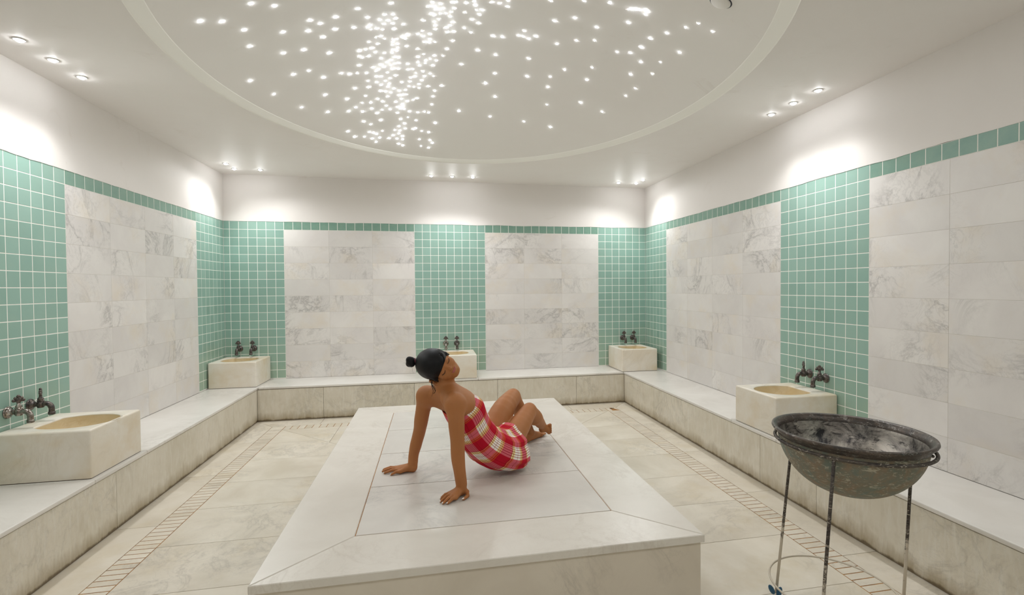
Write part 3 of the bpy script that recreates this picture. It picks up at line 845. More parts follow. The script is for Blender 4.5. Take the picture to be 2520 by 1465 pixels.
tap('dark shiny tap on the back wall above the right corner basin, its left one', (5.178, 0, DZ), 0, TG, 0)
tap('dark shiny tap on the back wall above the right corner basin, its right one', (5.326, 0, DZ), 0, TG, 0)
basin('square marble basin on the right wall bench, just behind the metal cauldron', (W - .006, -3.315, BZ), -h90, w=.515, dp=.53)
tap('dark tap on the right wall with edge-on handle, far one above the basin', (W, -3.275, DZ + .01), -h90, TG, -.5)
tap('dark tap on the right wall with wide flange, near one above the basin', (W, -3.450, DZ + .003), -h90, TG, .9)
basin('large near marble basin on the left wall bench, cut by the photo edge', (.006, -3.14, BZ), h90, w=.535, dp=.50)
tap('pale hazy tap on the left wall at the photo edge, above the near basin', (0, -3.275, DZ), h90, TG, -.7, 'chrome')
tap('dark tap on the left wall above the near basin, right of the pale one', (0, -3.100, DZ + .008), h90, TG, .5)

# ------------------------------------------------------------------ cauldron and its stand
def metal(name, a, b, c, rough, met, sc, lime=False):
    k = NT(name); p = k.n('ShaderNodeTexCoord').outputs['Object']
    n1 = k.noise(p, sc, 8, .68, .8)
    col = k.mix(k.ramp(n1, [(.38, bw(0)), (.62, bw(1))]), s2l(a), s2l(b))
    n2 = k.noise(k.vmath('MULTIPLY', p, (1.0, 1.0, 2.6)), sc * 1.9, 9, .75, 1.5)
    col = k.mix(k.math('MULTIPLY', k.ramp(n2, [(.55, bw(0)), (.60, bw(1))]), .8), col, s2l(c))
    if lime:       # flaking pale paint, thicker low down where water splashes
        sz = k.n('ShaderNodeSeparateXYZ'); k.l(p, sz.inputs[0])
        f = k.math('SUBTRACT', k.math('MULTIPLY', k.noise(p, 26, 5, .7), .75), sz.outputs[2])
        col = k.mix(k.ramp(k.math('ADD', f, .22), [(.2, bw(0)), (.3, bw(1))]), col, s2l((204, 194, 178)))
    k.l(col, k.b.inputs['Base Color'])
    k.b.inputs['Metallic'].default_value = met
    k.l(k.math('MULTIPLY_ADD', n1, .35, rough - .15), k.b.inputs['Roughness'])
    k.bump(n2, .35, .003)
    return k.m
M['copper_out'] = metal('patinated_copper', (112, 122, 112), (142, 126, 106), (190, 184, 164), .62, .3, 14)
M['copper_in'] = metal('scratched_soot_copper', (46, 44, 46), (206, 198, 188), (34, 32, 34), .34, .55, 6)
M['rim_metal'] = metal('dark_rim_copper', (70, 66, 64), (98, 88, 80), (150, 146, 140), .35, .7, 16)
M['iron'] = metal('flaking_iron', (52, 46, 44), (96, 88, 80), (196, 186, 170), .6, .4, 14, lime=True)
CC = Vector((4.318, -4.955, 0))
TILT = Matrix.Rotation(math.radians(1.2), 4, CF)
cau = thing('metal_cauldron', 'wide round patinated copper bowl with sooty scratched inside, set in an iron stand', 'bowl', CC + Vector((.016, 0, .86)))
cau.rotation_euler = TILT.to_euler()
RB, DB = .292, .262
bm = bmesh.new()
pr = [(0, -DB)]
for i in range(1, 22):
    q = h90 * i / 22
    pr.append((RB * math.sin(q) ** .92, -DB * math.cos(q) ** 1.05 ))
pr += [(RB + .001, -.012), (RB + .002, -.006)]
lathe(bm, pr, 72)
obj_from_bm('outer_shell', bm, M['copper_out'], cau, smooth=True)
bm = bmesh.new()
pr2 = [(RB - .004, -.004)] + [(r * (RB - .007) / RB, z * (DB - .01) / DB) for r, z in reversed(pr[:-2])]
lathe(bm, pr2, 72)
obj_from_bm('inner_surface', bm, M['copper_in'], cau, smooth=True)
bm = bmesh.new()
lathe(bm, [(RB + .001, -.020), (RB + .005, -.010), (RB + .012, -.004), (RB + .022, .004), (RB + .026, .012), (RB + .024, .019), (RB + .016, .020), (RB + .006, .014), (RB - .001, .006), (RB - .006, -.004), (RB - .007, -.014)], 72)
obj_from_bm('rim', bm, M['rim_metal'], cau, smooth=True)
std = thing('iron_stand', 'rusty three legged iron rod stand holding up the metal bowl', 'stand', CC)
std.rotation_euler = TILT.to_euler()
def circ(r, z, n=64, a0=0, a1=360): return [(r * math.cos(math.radians(a0 + (a1 - a0) * k / n)), r * math.sin(math.radians(a0 + (a1 - a0) * k / n)), z) for k in range(n)]
bm = bmesh.new(); tube(bm, circ(RB + .014, .826), .0075, 10, closed=True)
obj_from_bm('top_hoop', bm, M['iron'], std, smooth=True)
bm = bmesh.new(); tube(bm, [(x - .03, y + .05, z) for x, y, z in circ(.262, .150)], .0045, 8, closed=True)
obj_from_bm('bottom_hoop', bm, M['iron'], std, smooth=True)
# side loop at the right of the bowl
cr2 = Vector((CR.x, CR.y, 0)).normalized(); cf2 = Vector((CF.x, CF.y, 0)).normalized()
bm = bmesh.new()
e = cr2 * (RB + .012)
lp = catmull([tuple(e + Vector((0, 0, .835))), tuple(e + cr2 * .018 + Vector((0, 0, .845))), tuple(e + cr2 * .030 + Vector((0, 0, .83))), tuple(e + cr2 * .026 - cf2 * .03 + Vector((0, 0, .80))), tuple(e - cf2 * .06 + Vector((0, 0, .795))), tuple(e - cr2 * .03 - cf2 * .12 + Vector((0, 0, .806)))], 6)
tube(bm, lp, .0065, 8)
obj_from_bm('side_loop', bm, M['iron'], std, smooth=True)
for (lx, lf), top in (((-.205, .230), (-.109, .286)), ((-.263, -.250), (-.2065, -.226)), ((.298, .060), (.304, .035))):
    bt = cr2 * lx + cf2 * lf; tp = cr2 * top[0] + cf2 * top[1]
    k = (RB + .014) / tp.length
    tp = tp * k
    bm = bmesh.new()
    tube(bm, [(bt.x, bt.y, .003), tuple(bt.lerp(tp, .3) + Vector((0, 0, .25))), tuple(bt.lerp(tp, .66) + Vector((0, 0, .55))), (tp.x, tp.y, .826)], .0068, 10)
    obj_from_bm('leg', bm, M['iron'], std, smooth=True)
M['blue'] = simple('blue_plastic', (32, 82, 112), .4)
bt = cr2 * -.205 + cf2 * .23
bm = bmesh.new()
def blob(bm, c, r, rot=None):
    g = bmesh.ops.create_uvsphere(bm, u_segments=20, v_segments=12, radius=1)
    for v in g['verts']:
        p = Vector((v.co.x * r[0], v.co.y * r[1], v.co.z * r[2]))
        if rot is not None: p = rot @ p
        v.co = p + Vector(c)
for s, a in ((-.028, .5), (.010, -.3)):
    q = Matrix((cr2, cf2, Vector((0, 0, 1)))).transposed()
    blob(bm, tuple(bt + cr2 * s - cf2 * .012 + Vector((0, 0, .014 + .012 * (s < 0)))), (.012, .012, .026), q @ Matrix.Rotation(a * -1, 3, 'Y'))
obj_from_bm('blue_foot', bm, M['blue'], std, smooth=True)

# ------------------------------------------------------------------ the seated woman: one continuous body surface
def WP(px, py, D):
    """a point D metres in front of the photographer, along a measured direction"""
    return Vector(CAM_POS) + (CF + CR * ((px - 1319.55) / 1248.58) - CU * ((py - 731.68) / 1248.58)) * D

class Field:
    def __init__(s, lo, hi, h):
        s.lo = np.array(lo, np.float32); s.h = h
        s.n = np.ceil((np.array(hi) - np.array(lo)) / h).astype(int) + 1
        s.F = np.full(tuple(s.n), 1.0, np.float32)
    def _blk(s, a, b):
        i0 = np.maximum(np.floor((np.array(a) - s.lo) / s.h).astype(int), 0)
        i1 = np.minimum(np.ceil((np.array(b) - s.lo) / s.h).astype(int) + 1, s.n)
        if (i1 <= i0).any(): return None
        ax = [s.lo[k] + s.h * np.arange(i0[k], i1[k], dtype=np.float32) for k in range(3)]
        g = np.meshgrid(*ax, indexing='ij')
        return tuple(slice(i0[k], i1[k]) for k in range(3)), g
    def _put(s, sl, d, k, op):
        A = s.F[sl]
        if op == 'add':
            if k > 0:
                hh = np.maximum(k - np.abs(A - d), 0) / k
                s.F[sl] = np.minimum(A, d) - hh * hh * k * .25
            else: s.F[sl] = np.minimum(A, d)
        else:
            hh = np.maximum(k - np.abs(A + d), 0) / max(k, 1e-6)
            s.F[sl] = np.maximum(A, -d) + hh * hh * k * .25
    def cone(s, a, b, r0, r1, k=.012, op='add', flat=None):
        a = np.array(a, np.float32); b = np.array(b, np.float32); m = max(r0, r1) + k + 3 * s.h
        q = s._blk(np.minimum(a, b) - m, np.maximum(a, b) + m)
        if q is None: return
        sl, g = q
        ba = b - a; L2 = float(ba @ ba) + 1e-12
        P_ = [g[i] - a[i] for i in range(3)]
        t = np.clip((P_[0] * ba[0] + P_[1] * ba[1] + P_[2] * ba[2]) / L2, 0, 1)
        e = [P_[i] - t * ba[i] for i in range(3)]
        if flat is not None:       # squash distance along a direction: flatter limb
            fd, fk = flat
            fd = np.array(fd, np.float32)
            c = e[0] * fd[0] + e[1] * fd[1] + e[2] * fd[2]
            e = [e[i] + fd[i] * c * (fk - 1) for i in range(3)]
        d = np.sqrt(e[0] ** 2 + e[1] ** 2 + e[2] ** 2) - (r0 + (r1 - r0) * t)
        s._put(sl, d, k, op)
    def ell(s, c, r, R=None, k=.012, op='add'):
        """R rows: local axes in world"""
        c = np.array(c, np.float32); m = max(r) + k + 3 * s.h
        q = s._blk(c - m, c + m)
        if q is None: return
        sl, g = q
        P_ = [g[i] - c[i] for i in range(3)]
        if R is not None:
            P_ = [P_[0] * R[j][0] + P_[1] * R[j][1] + P_[2] * R[j][2] for j in range(3)]
        k0 = np.sqrt(sum((P_[i] / r[i]) ** 2 for i in range(3)))
        k1 = np.sqrt(sum((P_[i] / (r[i] ** 2)) ** 2 for i in range(3))) + 1e-9
        s._put(sl, k0 * (k0 - 1) / k1, k, op)
    def cut_plane(s, p, nrm):
        """remove what lies on the side the normal points to"""
        ax = [s.lo[k] + s.h * np.arange(s.n[k], dtype=np.float32) for k in range(3)]
        d = (ax[0][:, None, None] - p[0]) * nrm[0] + (ax[1][None, :, None] - p[1]) * nrm[1] + (ax[2][None, None, :] - p[2]) * nrm[2]
        s.F = np.maximum(s.F, d.astype(np.float32))
    def mesh(s, name, mat, parent=None, smooth_it=0):
        F = s.F; ins = F < 0
        c = np.zeros(tuple(np.array(F.shape) - 1), np.uint8)
        for dx in (0, 1):
            for dy in (0, 1):
                for dz in (0, 1):
                    c += ins[dx:dx + c.shape[0], dy:dy + c.shape[1], dz:dz + c.shape[2]]
        act = (c > 0) & (c < 8)
        idx = np.argwhere(act)
        vid = np.full(act.shape, -1, np.int32); vid[act] = np.arange(len(idx))
        acc = np.zeros((len(idx), 3)); cnt = np.zeros(len(idx))
        crn = [(x, y, z) for x in (0, 1) for y in (0, 1) for z in (0, 1)]
        for a in crn:
            for ax_ in range(3):
                if a[ax_] == 1: continue
                b = list(a); b[ax_] = 1
                fa = F[idx[:, 0] + a[0], idx[:, 1] + a[1], idx[:, 2] + a[2]].astype(float)
                fb = F[idx[:, 0] + b[0], idx[:, 1] + b[1], idx[:, 2] + b[2]].astype(float)
                m = (fa < 0) != (fb < 0)
                t = np.where(m, fa / np.where(m, fa - fb, 1), 0)
                for q in range(3):
                    val = a[q] + (t if q == ax_ else 0)
                    acc[:, q] += np.where(m, val, 0)
                cnt += m
        V = s.lo + s.h * (idx + acc / cnt[:, None])
        faces = []
        for ax_ in range(3):
            u, v = (ax_ + 1) % 3, (ax_ + 2) % 3
            sh = [slice(None)] * 3; sh2 = [slice(None)] * 3
            sh[ax_] = slice(0, -1); sh2[ax_] = slice(1, None)
            A = ins[tuple(sh)]; B = ins[tuple(sh2)]
            e = np.argwhere(A != B)
            e = e[(e[:, u] > 0) & (e[:, v] > 0) & (e[:, u] < F.shape[u] - 1) & (e[:, v] < F.shape[v] - 1)]
            du = np.zeros(3, int); du[u] = 1; dv = np.zeros(3, int); dv[v] = 1
            def g(o): 
                q = e - o; return vid[q[:, 0], q[:, 1], q[:, 2]]
            quad = np.stack([g(du + dv), g(dv), g(0 * du), g(du)], 1)
            flip = ~A[e[:, 0], e[:, 1], e[:, 2]]
            quad[flip] = quad[flip][:, ::-1]
            faces.append(quad)
        Q = np.concatenate(faces); Q = Q[(Q >= 0).all(1)]
        me = bpy.data.meshes.new(name)
        me.vertices.add(len(V)); me.vertices.foreach_set('co', V.astype(np.float32).ravel())
        me.loops.add(len(Q) * 4); me.polygons.add(len(Q))
        me.polygons.foreach_set('loop_start', np.arange(len(Q), dtype=np.int32) * 4)
        me.loops.foreach_set('vertex_index', Q.astype(np.int32).ravel())
        me.update(calc_edges=True)
        me.polygons.foreach_set('use_smooth', [True] * len(Q))
        me.materials.append(mat)
        o = bpy.data.objects.new(name, me); link(o, parent)
        if smooth_it:
            sm = o.modifiers.new('relax', 'SMOOTH'); sm.factor = .5; sm.iterations = smooth_it
        return o

k = NT('skin')
nz = k.noise(k.pos(), 6, 5, .6)
k.l(k.mix(nz, s2l((168, 108, 62)), s2l((180, 119, 70))), k.b.inputs['Base Color'])
k.b.inputs['Roughness'].default_value = .56
k.b.inputs['Specular IOR Level'].default_value = .35
k.b.inputs['Subsurface Weight'].default_value = .08
k.b.inputs['Subsurface Radius'].default_value = (.012, .005, .003)
k.b.inputs['Subsurface Scale'].default_value = 1.0
k.bump(k.noise(k.pos(), 220, 3, .6), .08, .0006)
M['skin'] = k.m
k = NT('black_hair')
hp = k.n('ShaderNodeTexCoord').outputs['Object']
k.b.inputs['Base Color'].default_value = s2l((10, 9, 13))
k.b.inputs['Roughness'].default_value = .5
k.b.inputs['Specular IOR Level'].default_value = .25
k.bump(k.noise(k.vmath('MULTIPLY', hp, (60, 260, 260)), 1.0, 3, .6), .3, .001)
M['hair'] = k.m
M['lips'] = simple('lips', (176, 92, 88), .4)
M['lash'] = simple('dark_lashes', (24, 18, 18), .6)
M['nail'] = simple('white_nails', (246, 240, 234), .25)
M['elastic'] = simple('hair_elastic', (120, 56, 70), .6)

PSN = thing('person', 'woman in a red plaid cloth wrap leaning back on her arms on the platform', 'person', (2.90, -3.80, PZ))
pinv = Matrix.Translation((-2.90, 3.80, -PZ))
def adopt(o):
    o.parent = PSN
    o.location = (-2.90, 3.80, -PZ)
    return o

LO, HI = (2.16, -4.27, .385), (3.50, -2.93, 1.215)
B_ = Field(LO, HI, .0036)
# --- arms
shR, elR, wrR = Vector((2.630, -4.090, .890)), Vector((2.638, -4.133, .690)), Vector((2.657, -4.130, .462))
shL, elL, wrL = Vector((2.468, -3.815, .890)), Vector((2.428, -3.725, .660)), Vector((2.385, -3.700, .458))
def limb(pts, rs, k=.01, flat=None):
    c = catmull(pts, 5)
    n = len(pts) - 1
    for i in range(len(c) - 1):
        u0 = i / 5; u1 = (i + 1) / 5
        def rad(u):
            j = min(int(u), n - 1); f = u - j; return rs[j] + (rs[j + 1] - rs[j]) * (f * f * (3 - 2 * f))
        B_.cone(c[i], c[i + 1], rad(u0), rad(u1), k, flat=flat)
limb([shR, WP(1123, 1040, 2.74), elR, WP(1127, 1125, 2.735), WP(1132, 1165, 2.737), wrR], [.049, .0405, .0350, .0335, .0285, .0265])
limb([shL, WP(1038, 1025, 3.05), elL, WP(1024, 1092, 3.115), WP(1018, 1118, 3.12), wrL], [.046, .0395, .0345, .0325, .0270, .0250])
# --- hands
def hand(wr, kn, tips, thumb, heel):
    for kq in kn: B_.cone(wr + Vector((0, 0, -.022)), kq, .020, .0115, .010)
    B_.cone(wr + Vector((0, 0, -.006)), wr + Vector((0, 0, -.03)), .0255, .023, .012)
    B_.cone(heel, kn[0].lerp(kn[3], .5), .021, .012, .012)
    for a, b in zip(kn[:-1], kn[1:]): B_.cone(a, b, .0105, .0105, .005)
    for kq, tp in zip(kn, tips):
        m1 = kq.lerp(tp, .42) + Vector((0, 0, .007)); m2 = kq.lerp(tp, .75) + Vector((0, 0, .003))
        B_.cone(kq, m1, .0103, .0090, .0035); B_.cone(m1, m2, .0088, .0080, .0012); B_.cone(m2, tp, .0079, .0068, .0012)
    a, b, c = thumb
    B_.cone(wr + Vector((0, 0, -.03)), a, .017, .0125, .010); B_.cone(a, b, .0115, .0095, .004); B_.cone(b, c, .0092, .0072, .001)
knR = [Vector((2.624, -4.192, .4175)), Vector((2.608, -4.176, .4195)), Vector((2.596, -4.152, .4185)), Vector((2.588, -4.128, .4155))]
tpR = [Vector((2.580, -4.228, .4075)), Vector((2.556, -4.222, .4070)), Vector((2.544, -4.198, .4070)), Vector((2.546, -4.158, .4065))]
thR = (Vector((2.686, -4.128, .418)), Vector((2.688, -4.168, .413)), Vector((2.663, -4.197, .4085)))
hand(wrR, knR, tpR, thR, Vector((2.664, -4.118, .421)))
knL = [Vector((2.278, -3.654, .4165)), Vector((2.284, -3.680, .4190)), Vector((2.296, -3.704, .4180)), Vector((2.310, -3.727, .4150))]
tpL = [Vector((2.206, -3.640, .4065)), Vector((2.203, -3.672, .4070)), Vector((2.217, -3.704, .4070)), Vector((2.259, -3.741, .4065))]
thL = (Vector((2.365, -3.652, .418)), Vector((2.335, -3.620, .413)), Vector((2.300, -3.605, .4085)))
hand(wrL, knL, tpL, thL, Vector((2.385, -3.705, .421)))
# --- trunk
Rv = Vector((.30, -.954, 0)).normalized()
Sp = Vector((-.61, -.21, .77)).normalized()
Nv = Sp.cross(Rv).normalized()
AX = [tuple(Rv), tuple(Nv), tuple(Sp)]
neck0 = WP(1091, 951, 2.905)
ch1 = WP(1112, 974, 2.93)
ch2 = WP(1134, 998, 2.95)
B_.ell(ch2 + Nv * .006, (.138, .086, .125), AX, .03)
B_.ell(ch1, (.128, .066, .080), AX, .03)
B_.cone(shR + Vector((-.004, .015, .004)), neck0 + Rv * .03 - Sp * .028, .045, .043, .05)
B_.cone(shL + Vector((.010, -.012, .004)), neck0 - Rv * .03 - Sp * .028, .043, .043, .05)
B_.cone(shR, ch2 + Rv * .07 - Nv * .02, .045, .050, .03)
B_.cone(shL, ch2 - Rv * .07 - Nv * .02, .043, .050, .03)
B_.ell(ch1 + Rv * .062 - Nv * .058 - Sp * .02, (.038, .018, .055), AX, .03)      # shoulder blades
B_.ell(ch1 - Rv * .062 - Nv * .058 - Sp * .02, (.038, .018, .055), AX, .03)
w1 = WP(1163, 1054, 3.0); w2 = WP(1182, 1082, 3.03); hp_ = WP(1214, 1106, 3.08)
B_.cone(ch2, w1, .085, .078, .03); B_.cone(w1, hp_, .078, .085, .03)
Rh = Vector((.55, -.83, 0)).normalized()
hipR = hp_ + Rh * .075 + Vector((.01, 0, 0)); hipL = hp_ - Rh * .075
B_.cone(hipL, hipR, .085, .085, .03)
# spine furrow
B_.cone(ch1 - Nv * .086 + Sp * .03, ch2 - Nv * .112 - Sp * .05, .006, .007, .022, op='sub')
# --- legs
knR_ = WP(1302, 1010, 3.42); knL_ = WP(1262, 976, 3.52)
limb([hipR, hipR.lerp(knR_, .5), knR_], [.080, .066, .048], .02)
limb([hipL, WP(1232, 1018, 3.30), knL_], [.082, .069, .053], .02)
B_.ell(knR_ + Vector((.006, .012, .004)), (.040, .040, .044), None, .015)
B_.ell(knL_ + Vector((.006, .012, .004)), (.044, .044, .048), None, .015)
anR = WP(1333, 1045, 3.72)
limb([knR_, WP(1317, 1024, 3.52), WP(1327, 1038, 3.63), anR], [.043, .043, .034, .026], .015)
B_.ell(WP(1314, 1032, 3.53), (.032, .030, .040), None, .02)
anL = Vector((3.205, -3.255, .462))
limb([knL_, knL_.lerp(anL, .35), knL_.lerp(anL, .7), anL], [.045, .045, .034, .026], .015)
def foot(an, heel, ball, toe, side):
    B_.cone(an, heel, .025, .021, .014); B_.cone(heel, ball, .021, .019, .014)
    B_.cone(an, ball, .023, .017, .016); B_.cone(ball - side * .018, ball + side * .02, .017, .015, .010)
    for j in range(5):
        f = j / 4 - .5
        a = ball + side * (.046 * f); b = toe + side * (.052 * f) - (toe - ball) * (.12 + .5 * abs(f - -.5) ** 1.3) * .6
        r = .0105 - .0045 * j / 4 + (.002 if j == 0 else 0)
        B_.cone(a, b, r + .001, r, .003)
foot(anL, Vector((3.172, -3.285, .424)), Vector((3.290, -3.165, .419)), Vector((3.345, -3.110, .411)), Vector((.62, -.75, .12)).normalized())
foot(anR, WP(1334, 1056, 3.745), WP(1349, 1057, 3.75), WP(1357, 1054, 3.735), Vector((.25, -.25, -.93)).normalized())
# --- head
HS = 1.10
Uh = (CR * -.80 + CU * .45 - CF * .555).normalized()
Nh = (CR * .60 + CU * .08 - CF * .80)
Nh = (Nh - Uh * Nh.dot(Uh)).normalized()
Rr = Nh.cross(Uh).normalized()
HC = WP(1074, 899, 2.875)
HAX = [tuple(Rr), tuple(Nh), tuple(Uh)]
def hl(x, y, z): return HC + (Rr * x + Nh * y + Uh * z) * HS
def he(c, r, k=.012, op='add', F=None, ax=None): (F or B_).ell(hl(*c), tuple(q * HS for q in r), ax or HAX, k, op)
def hc(a, b, r0, r1, k=.006, op='add', F=None): (F or B_).cone(hl(*a), hl(*b), r0 * HS, r1 * HS, k, op)

he((0, -.006, .022), (.074, .086, .074), .0)
he((0, .028, -.030), (.058, .060, .074), .02)
he((0, .050, -.084), (.025, .026, .018), .02)
hc((-.050, .000, -.056), (-.012, .056, -.088), .019, .014, .02)
hc((.050, .000, -.056), (.012, .056, -.088), .019, .014, .02)
he((-.032, .056, -.036), (.024, .023, .024), .02); he((.032, .056, -.036), (.024, .023, .024), .02)
he((0, .064, .030), (.050, .020, .026), .03)
he((-.028, .097, -.009), (.016, .009, .009), .010, 'sub'); he((.028, .097, -.009), (.016, .009, .009), .010, 'sub')
he((-.028, .0795, -.010), (.0145, .0085, .0080), .004); he((.028, .0795, -.010), (.0145, .0085, .0080), .004)
hc((0, .081, -.006), (0, .0945, -.034), .0060, .0078, .008)
he((-.0095, .0885, -.038), (.0055, .006, .005), .004); he((.0095, .0885, -.038), (.0055, .006, .005), .004)
he((0, .079, -.060), (.020, .012, .014), .012)
B_.cone(HC + (Nh * -.018 - Uh * .055) * HS, neck0, .052, .053, .02)
B_.cone(HC + (Nh * .02 - Uh * .06) * HS, neck0 + Nv * .02, .040, .042, .02)
for sgn in (-1, 1):
    q = Matrix((Rr, (Nh * .95 - Uh * .2).normalized(), (Uh * .97 + Nh * .2).normalized()))
    ax = [tuple(r_) for r_ in q]
    if sgn < 0: he((-.070, -.014, -.030), (.008, .016, .026), .004, ax=ax); continue
    he((sgn * .084, -.010, -.024), (.010, .019, .031), .004, ax=ax)
    he((sgn * .096, -.006, -.020), (.007, .009, .018), .003, 'sub', ax=ax)
# flatten against the slab
B_.cut_plane((0, 0, PZ + .0005), (0, 0, -1))
body = B_.mesh('body', M['skin'], None, 2)
adopt(body)
# lips
Lf = Field(hl(0, .085, -.060) - Vector((.04, .04, .04)), hl(0, .085, -.060) + Vector((.04, .04, .04)), .0014)
he((-.0075, .0885, -.0565), (.0105, .0042, .0032), .002, F=Lf); he((.0075, .0885, -.0565), (.0105, .0042, .0032), .002, F=Lf)
he((0, .0878, -.0630), (.0140, .0050, .0040), .001, F=Lf)
adopt(Lf.mesh('lips', M['lips']))
for sgn in (-1, 1):
    bm = bmesh.new()
    tube(bm, catmull([tuple(hl(sgn * (.028 + a * .0145), .0878 - .0060 * abs(a) ** 2 + .0005, -.0135 - .0030 * (1 - a * a))) for a in (-1, -.5, 0, .5, 1.2)], 4), [.0009 + .0011 * q_ / 16 for q_ in range(17)], 6)
    adopt(obj_from_bm('eyelashes', bm, M['lash']))
for sgn in (-1, 1):
    bm = bmesh.new()
    c = catmull([tuple(hl(sgn * x, y, z)) for x, y, z in ((.012, .0860, .006), (.024, .0850, .0095), (.036, .0790, .0085), (.046, .0700, .0035))], 4)
    tube(bm, c, [.0005 + .0007 * math.sin(math.pi * min(1, i / 12 + .15)) for i in range(len(c))], 6)
    adopt(obj_from_bm('eyebrow', bm, M['hair']))
# hair
Hf = Field(HC - Vector((.2, .2, .2)), HC + Vector((.2, .2, .2)), .0030)
he((0, -.008, .024), (.0800, .0930, .0820), .0, F=Hf)
he((0, .030, .034), (.0700, .0640, .0560), .02, F=Hf)
Hf.cut_plane(hl(0, .095, .010), (Nh * .57 - Uh * .82).normalized())
hc((-.055, .030, .030), (-.066, .040, -.005), .020, .010, .014, F=Hf); hc((.055, .030, .030), (.070, .034, -.008), .020, .010, .014, F=Hf)
hc((.070, .034, -.008), (.074, .022, -.030), .009, .004, .006, F=Hf)
hc((-.066, .040, -.005), (-.072, .026, -.030), .010, .005, .006, F=Hf)
hc((.066, -.03, -.02), (.050, -.055, -.045), .018, .016, .012, F=Hf); hc((-.066, -.03, -.02), (-.050, -.055, -.045), .018, .016, .012, F=Hf)
hair = adopt(Hf.mesh('hair', M['hair'], None, 1))
bun = WP(1011, 890, 2.86); root = WP(1024, 888, 2.865)
Bf = Field(bun - Vector((.06, .06, .06)), bun + Vector((.06, .06, .06)), .0022)
Bf.ell(bun, (.0265, .0265, .0285), None, 0)
Bf.cone(bun, WP(1030, 889, 2.865), .014, .015, .008)
for i in range(5):
    a = i * 1.3
    c = bun + Vector((math.cos(a) * .010, math.sin(a) * .008, math.sin(a * 2) * .012))
    Bf.ell(c, (.0195, .0195, .0195), None, .002)
adopt(Bf.mesh('hair_bun', M['hair'], None, 1))
bm = bmesh.new()
d_ = (root - bun).normalized(); a_ = d_.cross(Vector((0, 0, 1))).normalized(); b_ = a_.cross(d_)
tube(bm, [tuple(root - d_ * .004 + (a_ * math.cos(q) + b_ * math.sin(q)) * .0165) for q in [i * math.pi / 12 for i in range(24)]], .0028, 8, closed=True)
adopt(obj_from_bm('hair_elastic', bm, M['elastic'], smooth=True))
# loose strands under the ear, at the nape and from the bun
def strand(p, r0, D):
    bm = bmesh.new()
    c = catmull([tuple(WP(x, y, D)) for x, y in p], 6)
    n = len(c)
    tube(bm, c, [r0 * (1 - .85 * i / (n - 1)) for i in range(n)], 5)
    adopt(obj_from_bm('loose_strand', bm, M['hair'], smooth=True))
strand([(1061, 938), (1063, 946), (1068, 955), (1071, 962), (1068, 967), (1064, 967)], .0032, 2.775)
strand([(1062, 939), (1063, 950), (1066, 960), (1065, 968), (1062, 976)], .0026, 2.775)
strand([(1064, 938), (1067, 948), (1072, 958), (1070, 966), (1066, 970)], .0016, 2.775)
strand([(1070, 939), (1070, 946), (1074, 949), (1080, 946)], .0012, 2.79)
strand([(1084, 871), (1090, 876), (1093, 884), (1091, 893), (1084.5, 900)], .0062, 2.772)
strand([(1080, 868), (1088, 870), (1092, 876), (1094, 886)], .0030, 2.775)
strand([(1024, 903), (1025, 910), (1024, 916)], .0016, 2.87)
strand([(1002, 898), (1008, 903), (1014, 905)], .0008, 2.86)
strand([(1014, 904), (1015, 912), (1018, 918)], .0006, 2.86)
# finger nails
for kn, tp in ((knR, tpR), (knL, tpL)):
    for a, b in zip(kn, tp):
        d_ = (b - a).normalized()
        bm = bmesh.new(); blob(bm, (0, 0, 0), (.0062, .0042, .0022), Matrix((d_, d_.cross(Vector((0, 0, -1))).normalized(), Vector((0, 0, 1)))).transposed())
        for v in bm.verts: v.co += b + d_ * .0035 + Vector((0, 0, .0040))
        adopt(obj_from_bm('fingernail', bm, M['nail'], smooth=True))
b = thR[2]; d_ = (thR[2] - thR[1]).normalized()
bm = bmesh.new(); blob(bm, (0, 0, 0), (.0080, .0055, .0025), Matrix((d_, d_.cross(Vector((0, 0, -1))).normalized(), Vector((0, 0, 1)))).transposed())
for v in bm.verts: v.co += b + d_ * .003 + Vector((0, 0, .0052))
adopt(obj_from_bm('fingernail', bm, M['nail'], smooth=True))

# ------------------------------------------------------------------ plaid wrap
def plaid():
    k = NT('red_plaid_cloth')
    uv = k.n('ShaderNodeUVMap').outputs[0]
    sx = k.n('ShaderNodeSeparateXYZ'); k.l(uv, sx.inputs[0])
    red = s2l((190, 48, 62)); wht = s2l((250, 244, 236)); yel = s2l((240, 216, 120)); drk = s2l((120, 24, 26)); org = s2l((220, 130, 60))
    def stripes(x, per, st):
        f = k.math('FRACT', k.math('DIVIDE', x, per))
        return k.ramp(f, st, True)
    Wc = stripes(sx.outputs[0], .140, [(0, wht), (.08, drk), (.10, wht), (.17, drk), (.19, wht), (.26, drk), (.28, wht), (.35, drk), (.37, wht), (.44, drk), (.46, wht), (.50, red), (.66, drk), (.675, red)])
    Fc = stripes(sx.outputs[1], .132, [(0, drk), (.02, yel), (.07, drk), (.085, yel), (.13, wht), (.27, drk), (.285, wht), (.42, yel), (.47, drk), (.485, yel), (.53, drk), (.545, org), (.60, red)])
    col = k.mix(1.0, Wc, Fc, 'MULTIPLY')
    gm = k.n('ShaderNodeGamma'); k.l(col, gm.inputs[0]); gm.inputs[1].default_value = .5; col = gm.outputs[0]
    hv = k.n('ShaderNodeHueSaturation'); k.l(col, hv.inputs['Color']); hv.inputs['Saturation'].default_value = 1.05
    k.l(hv.outputs[0], k.b.inputs['Base Color'])
    k.b.inputs['Roughness'].default_value = .85
    k.b.inputs['Specular IOR Level'].default_value = .2
    wv = k.math('ADD', k.math('SINE', k.math('MULTIPLY', sx.outputs[0], 2600)), k.math('SINE', k.math('MULTIPLY', sx.outputs[1], 2600)))
    k.bump(wv, .1, .0005)
    return k.m
M['plaid'] = plaid()
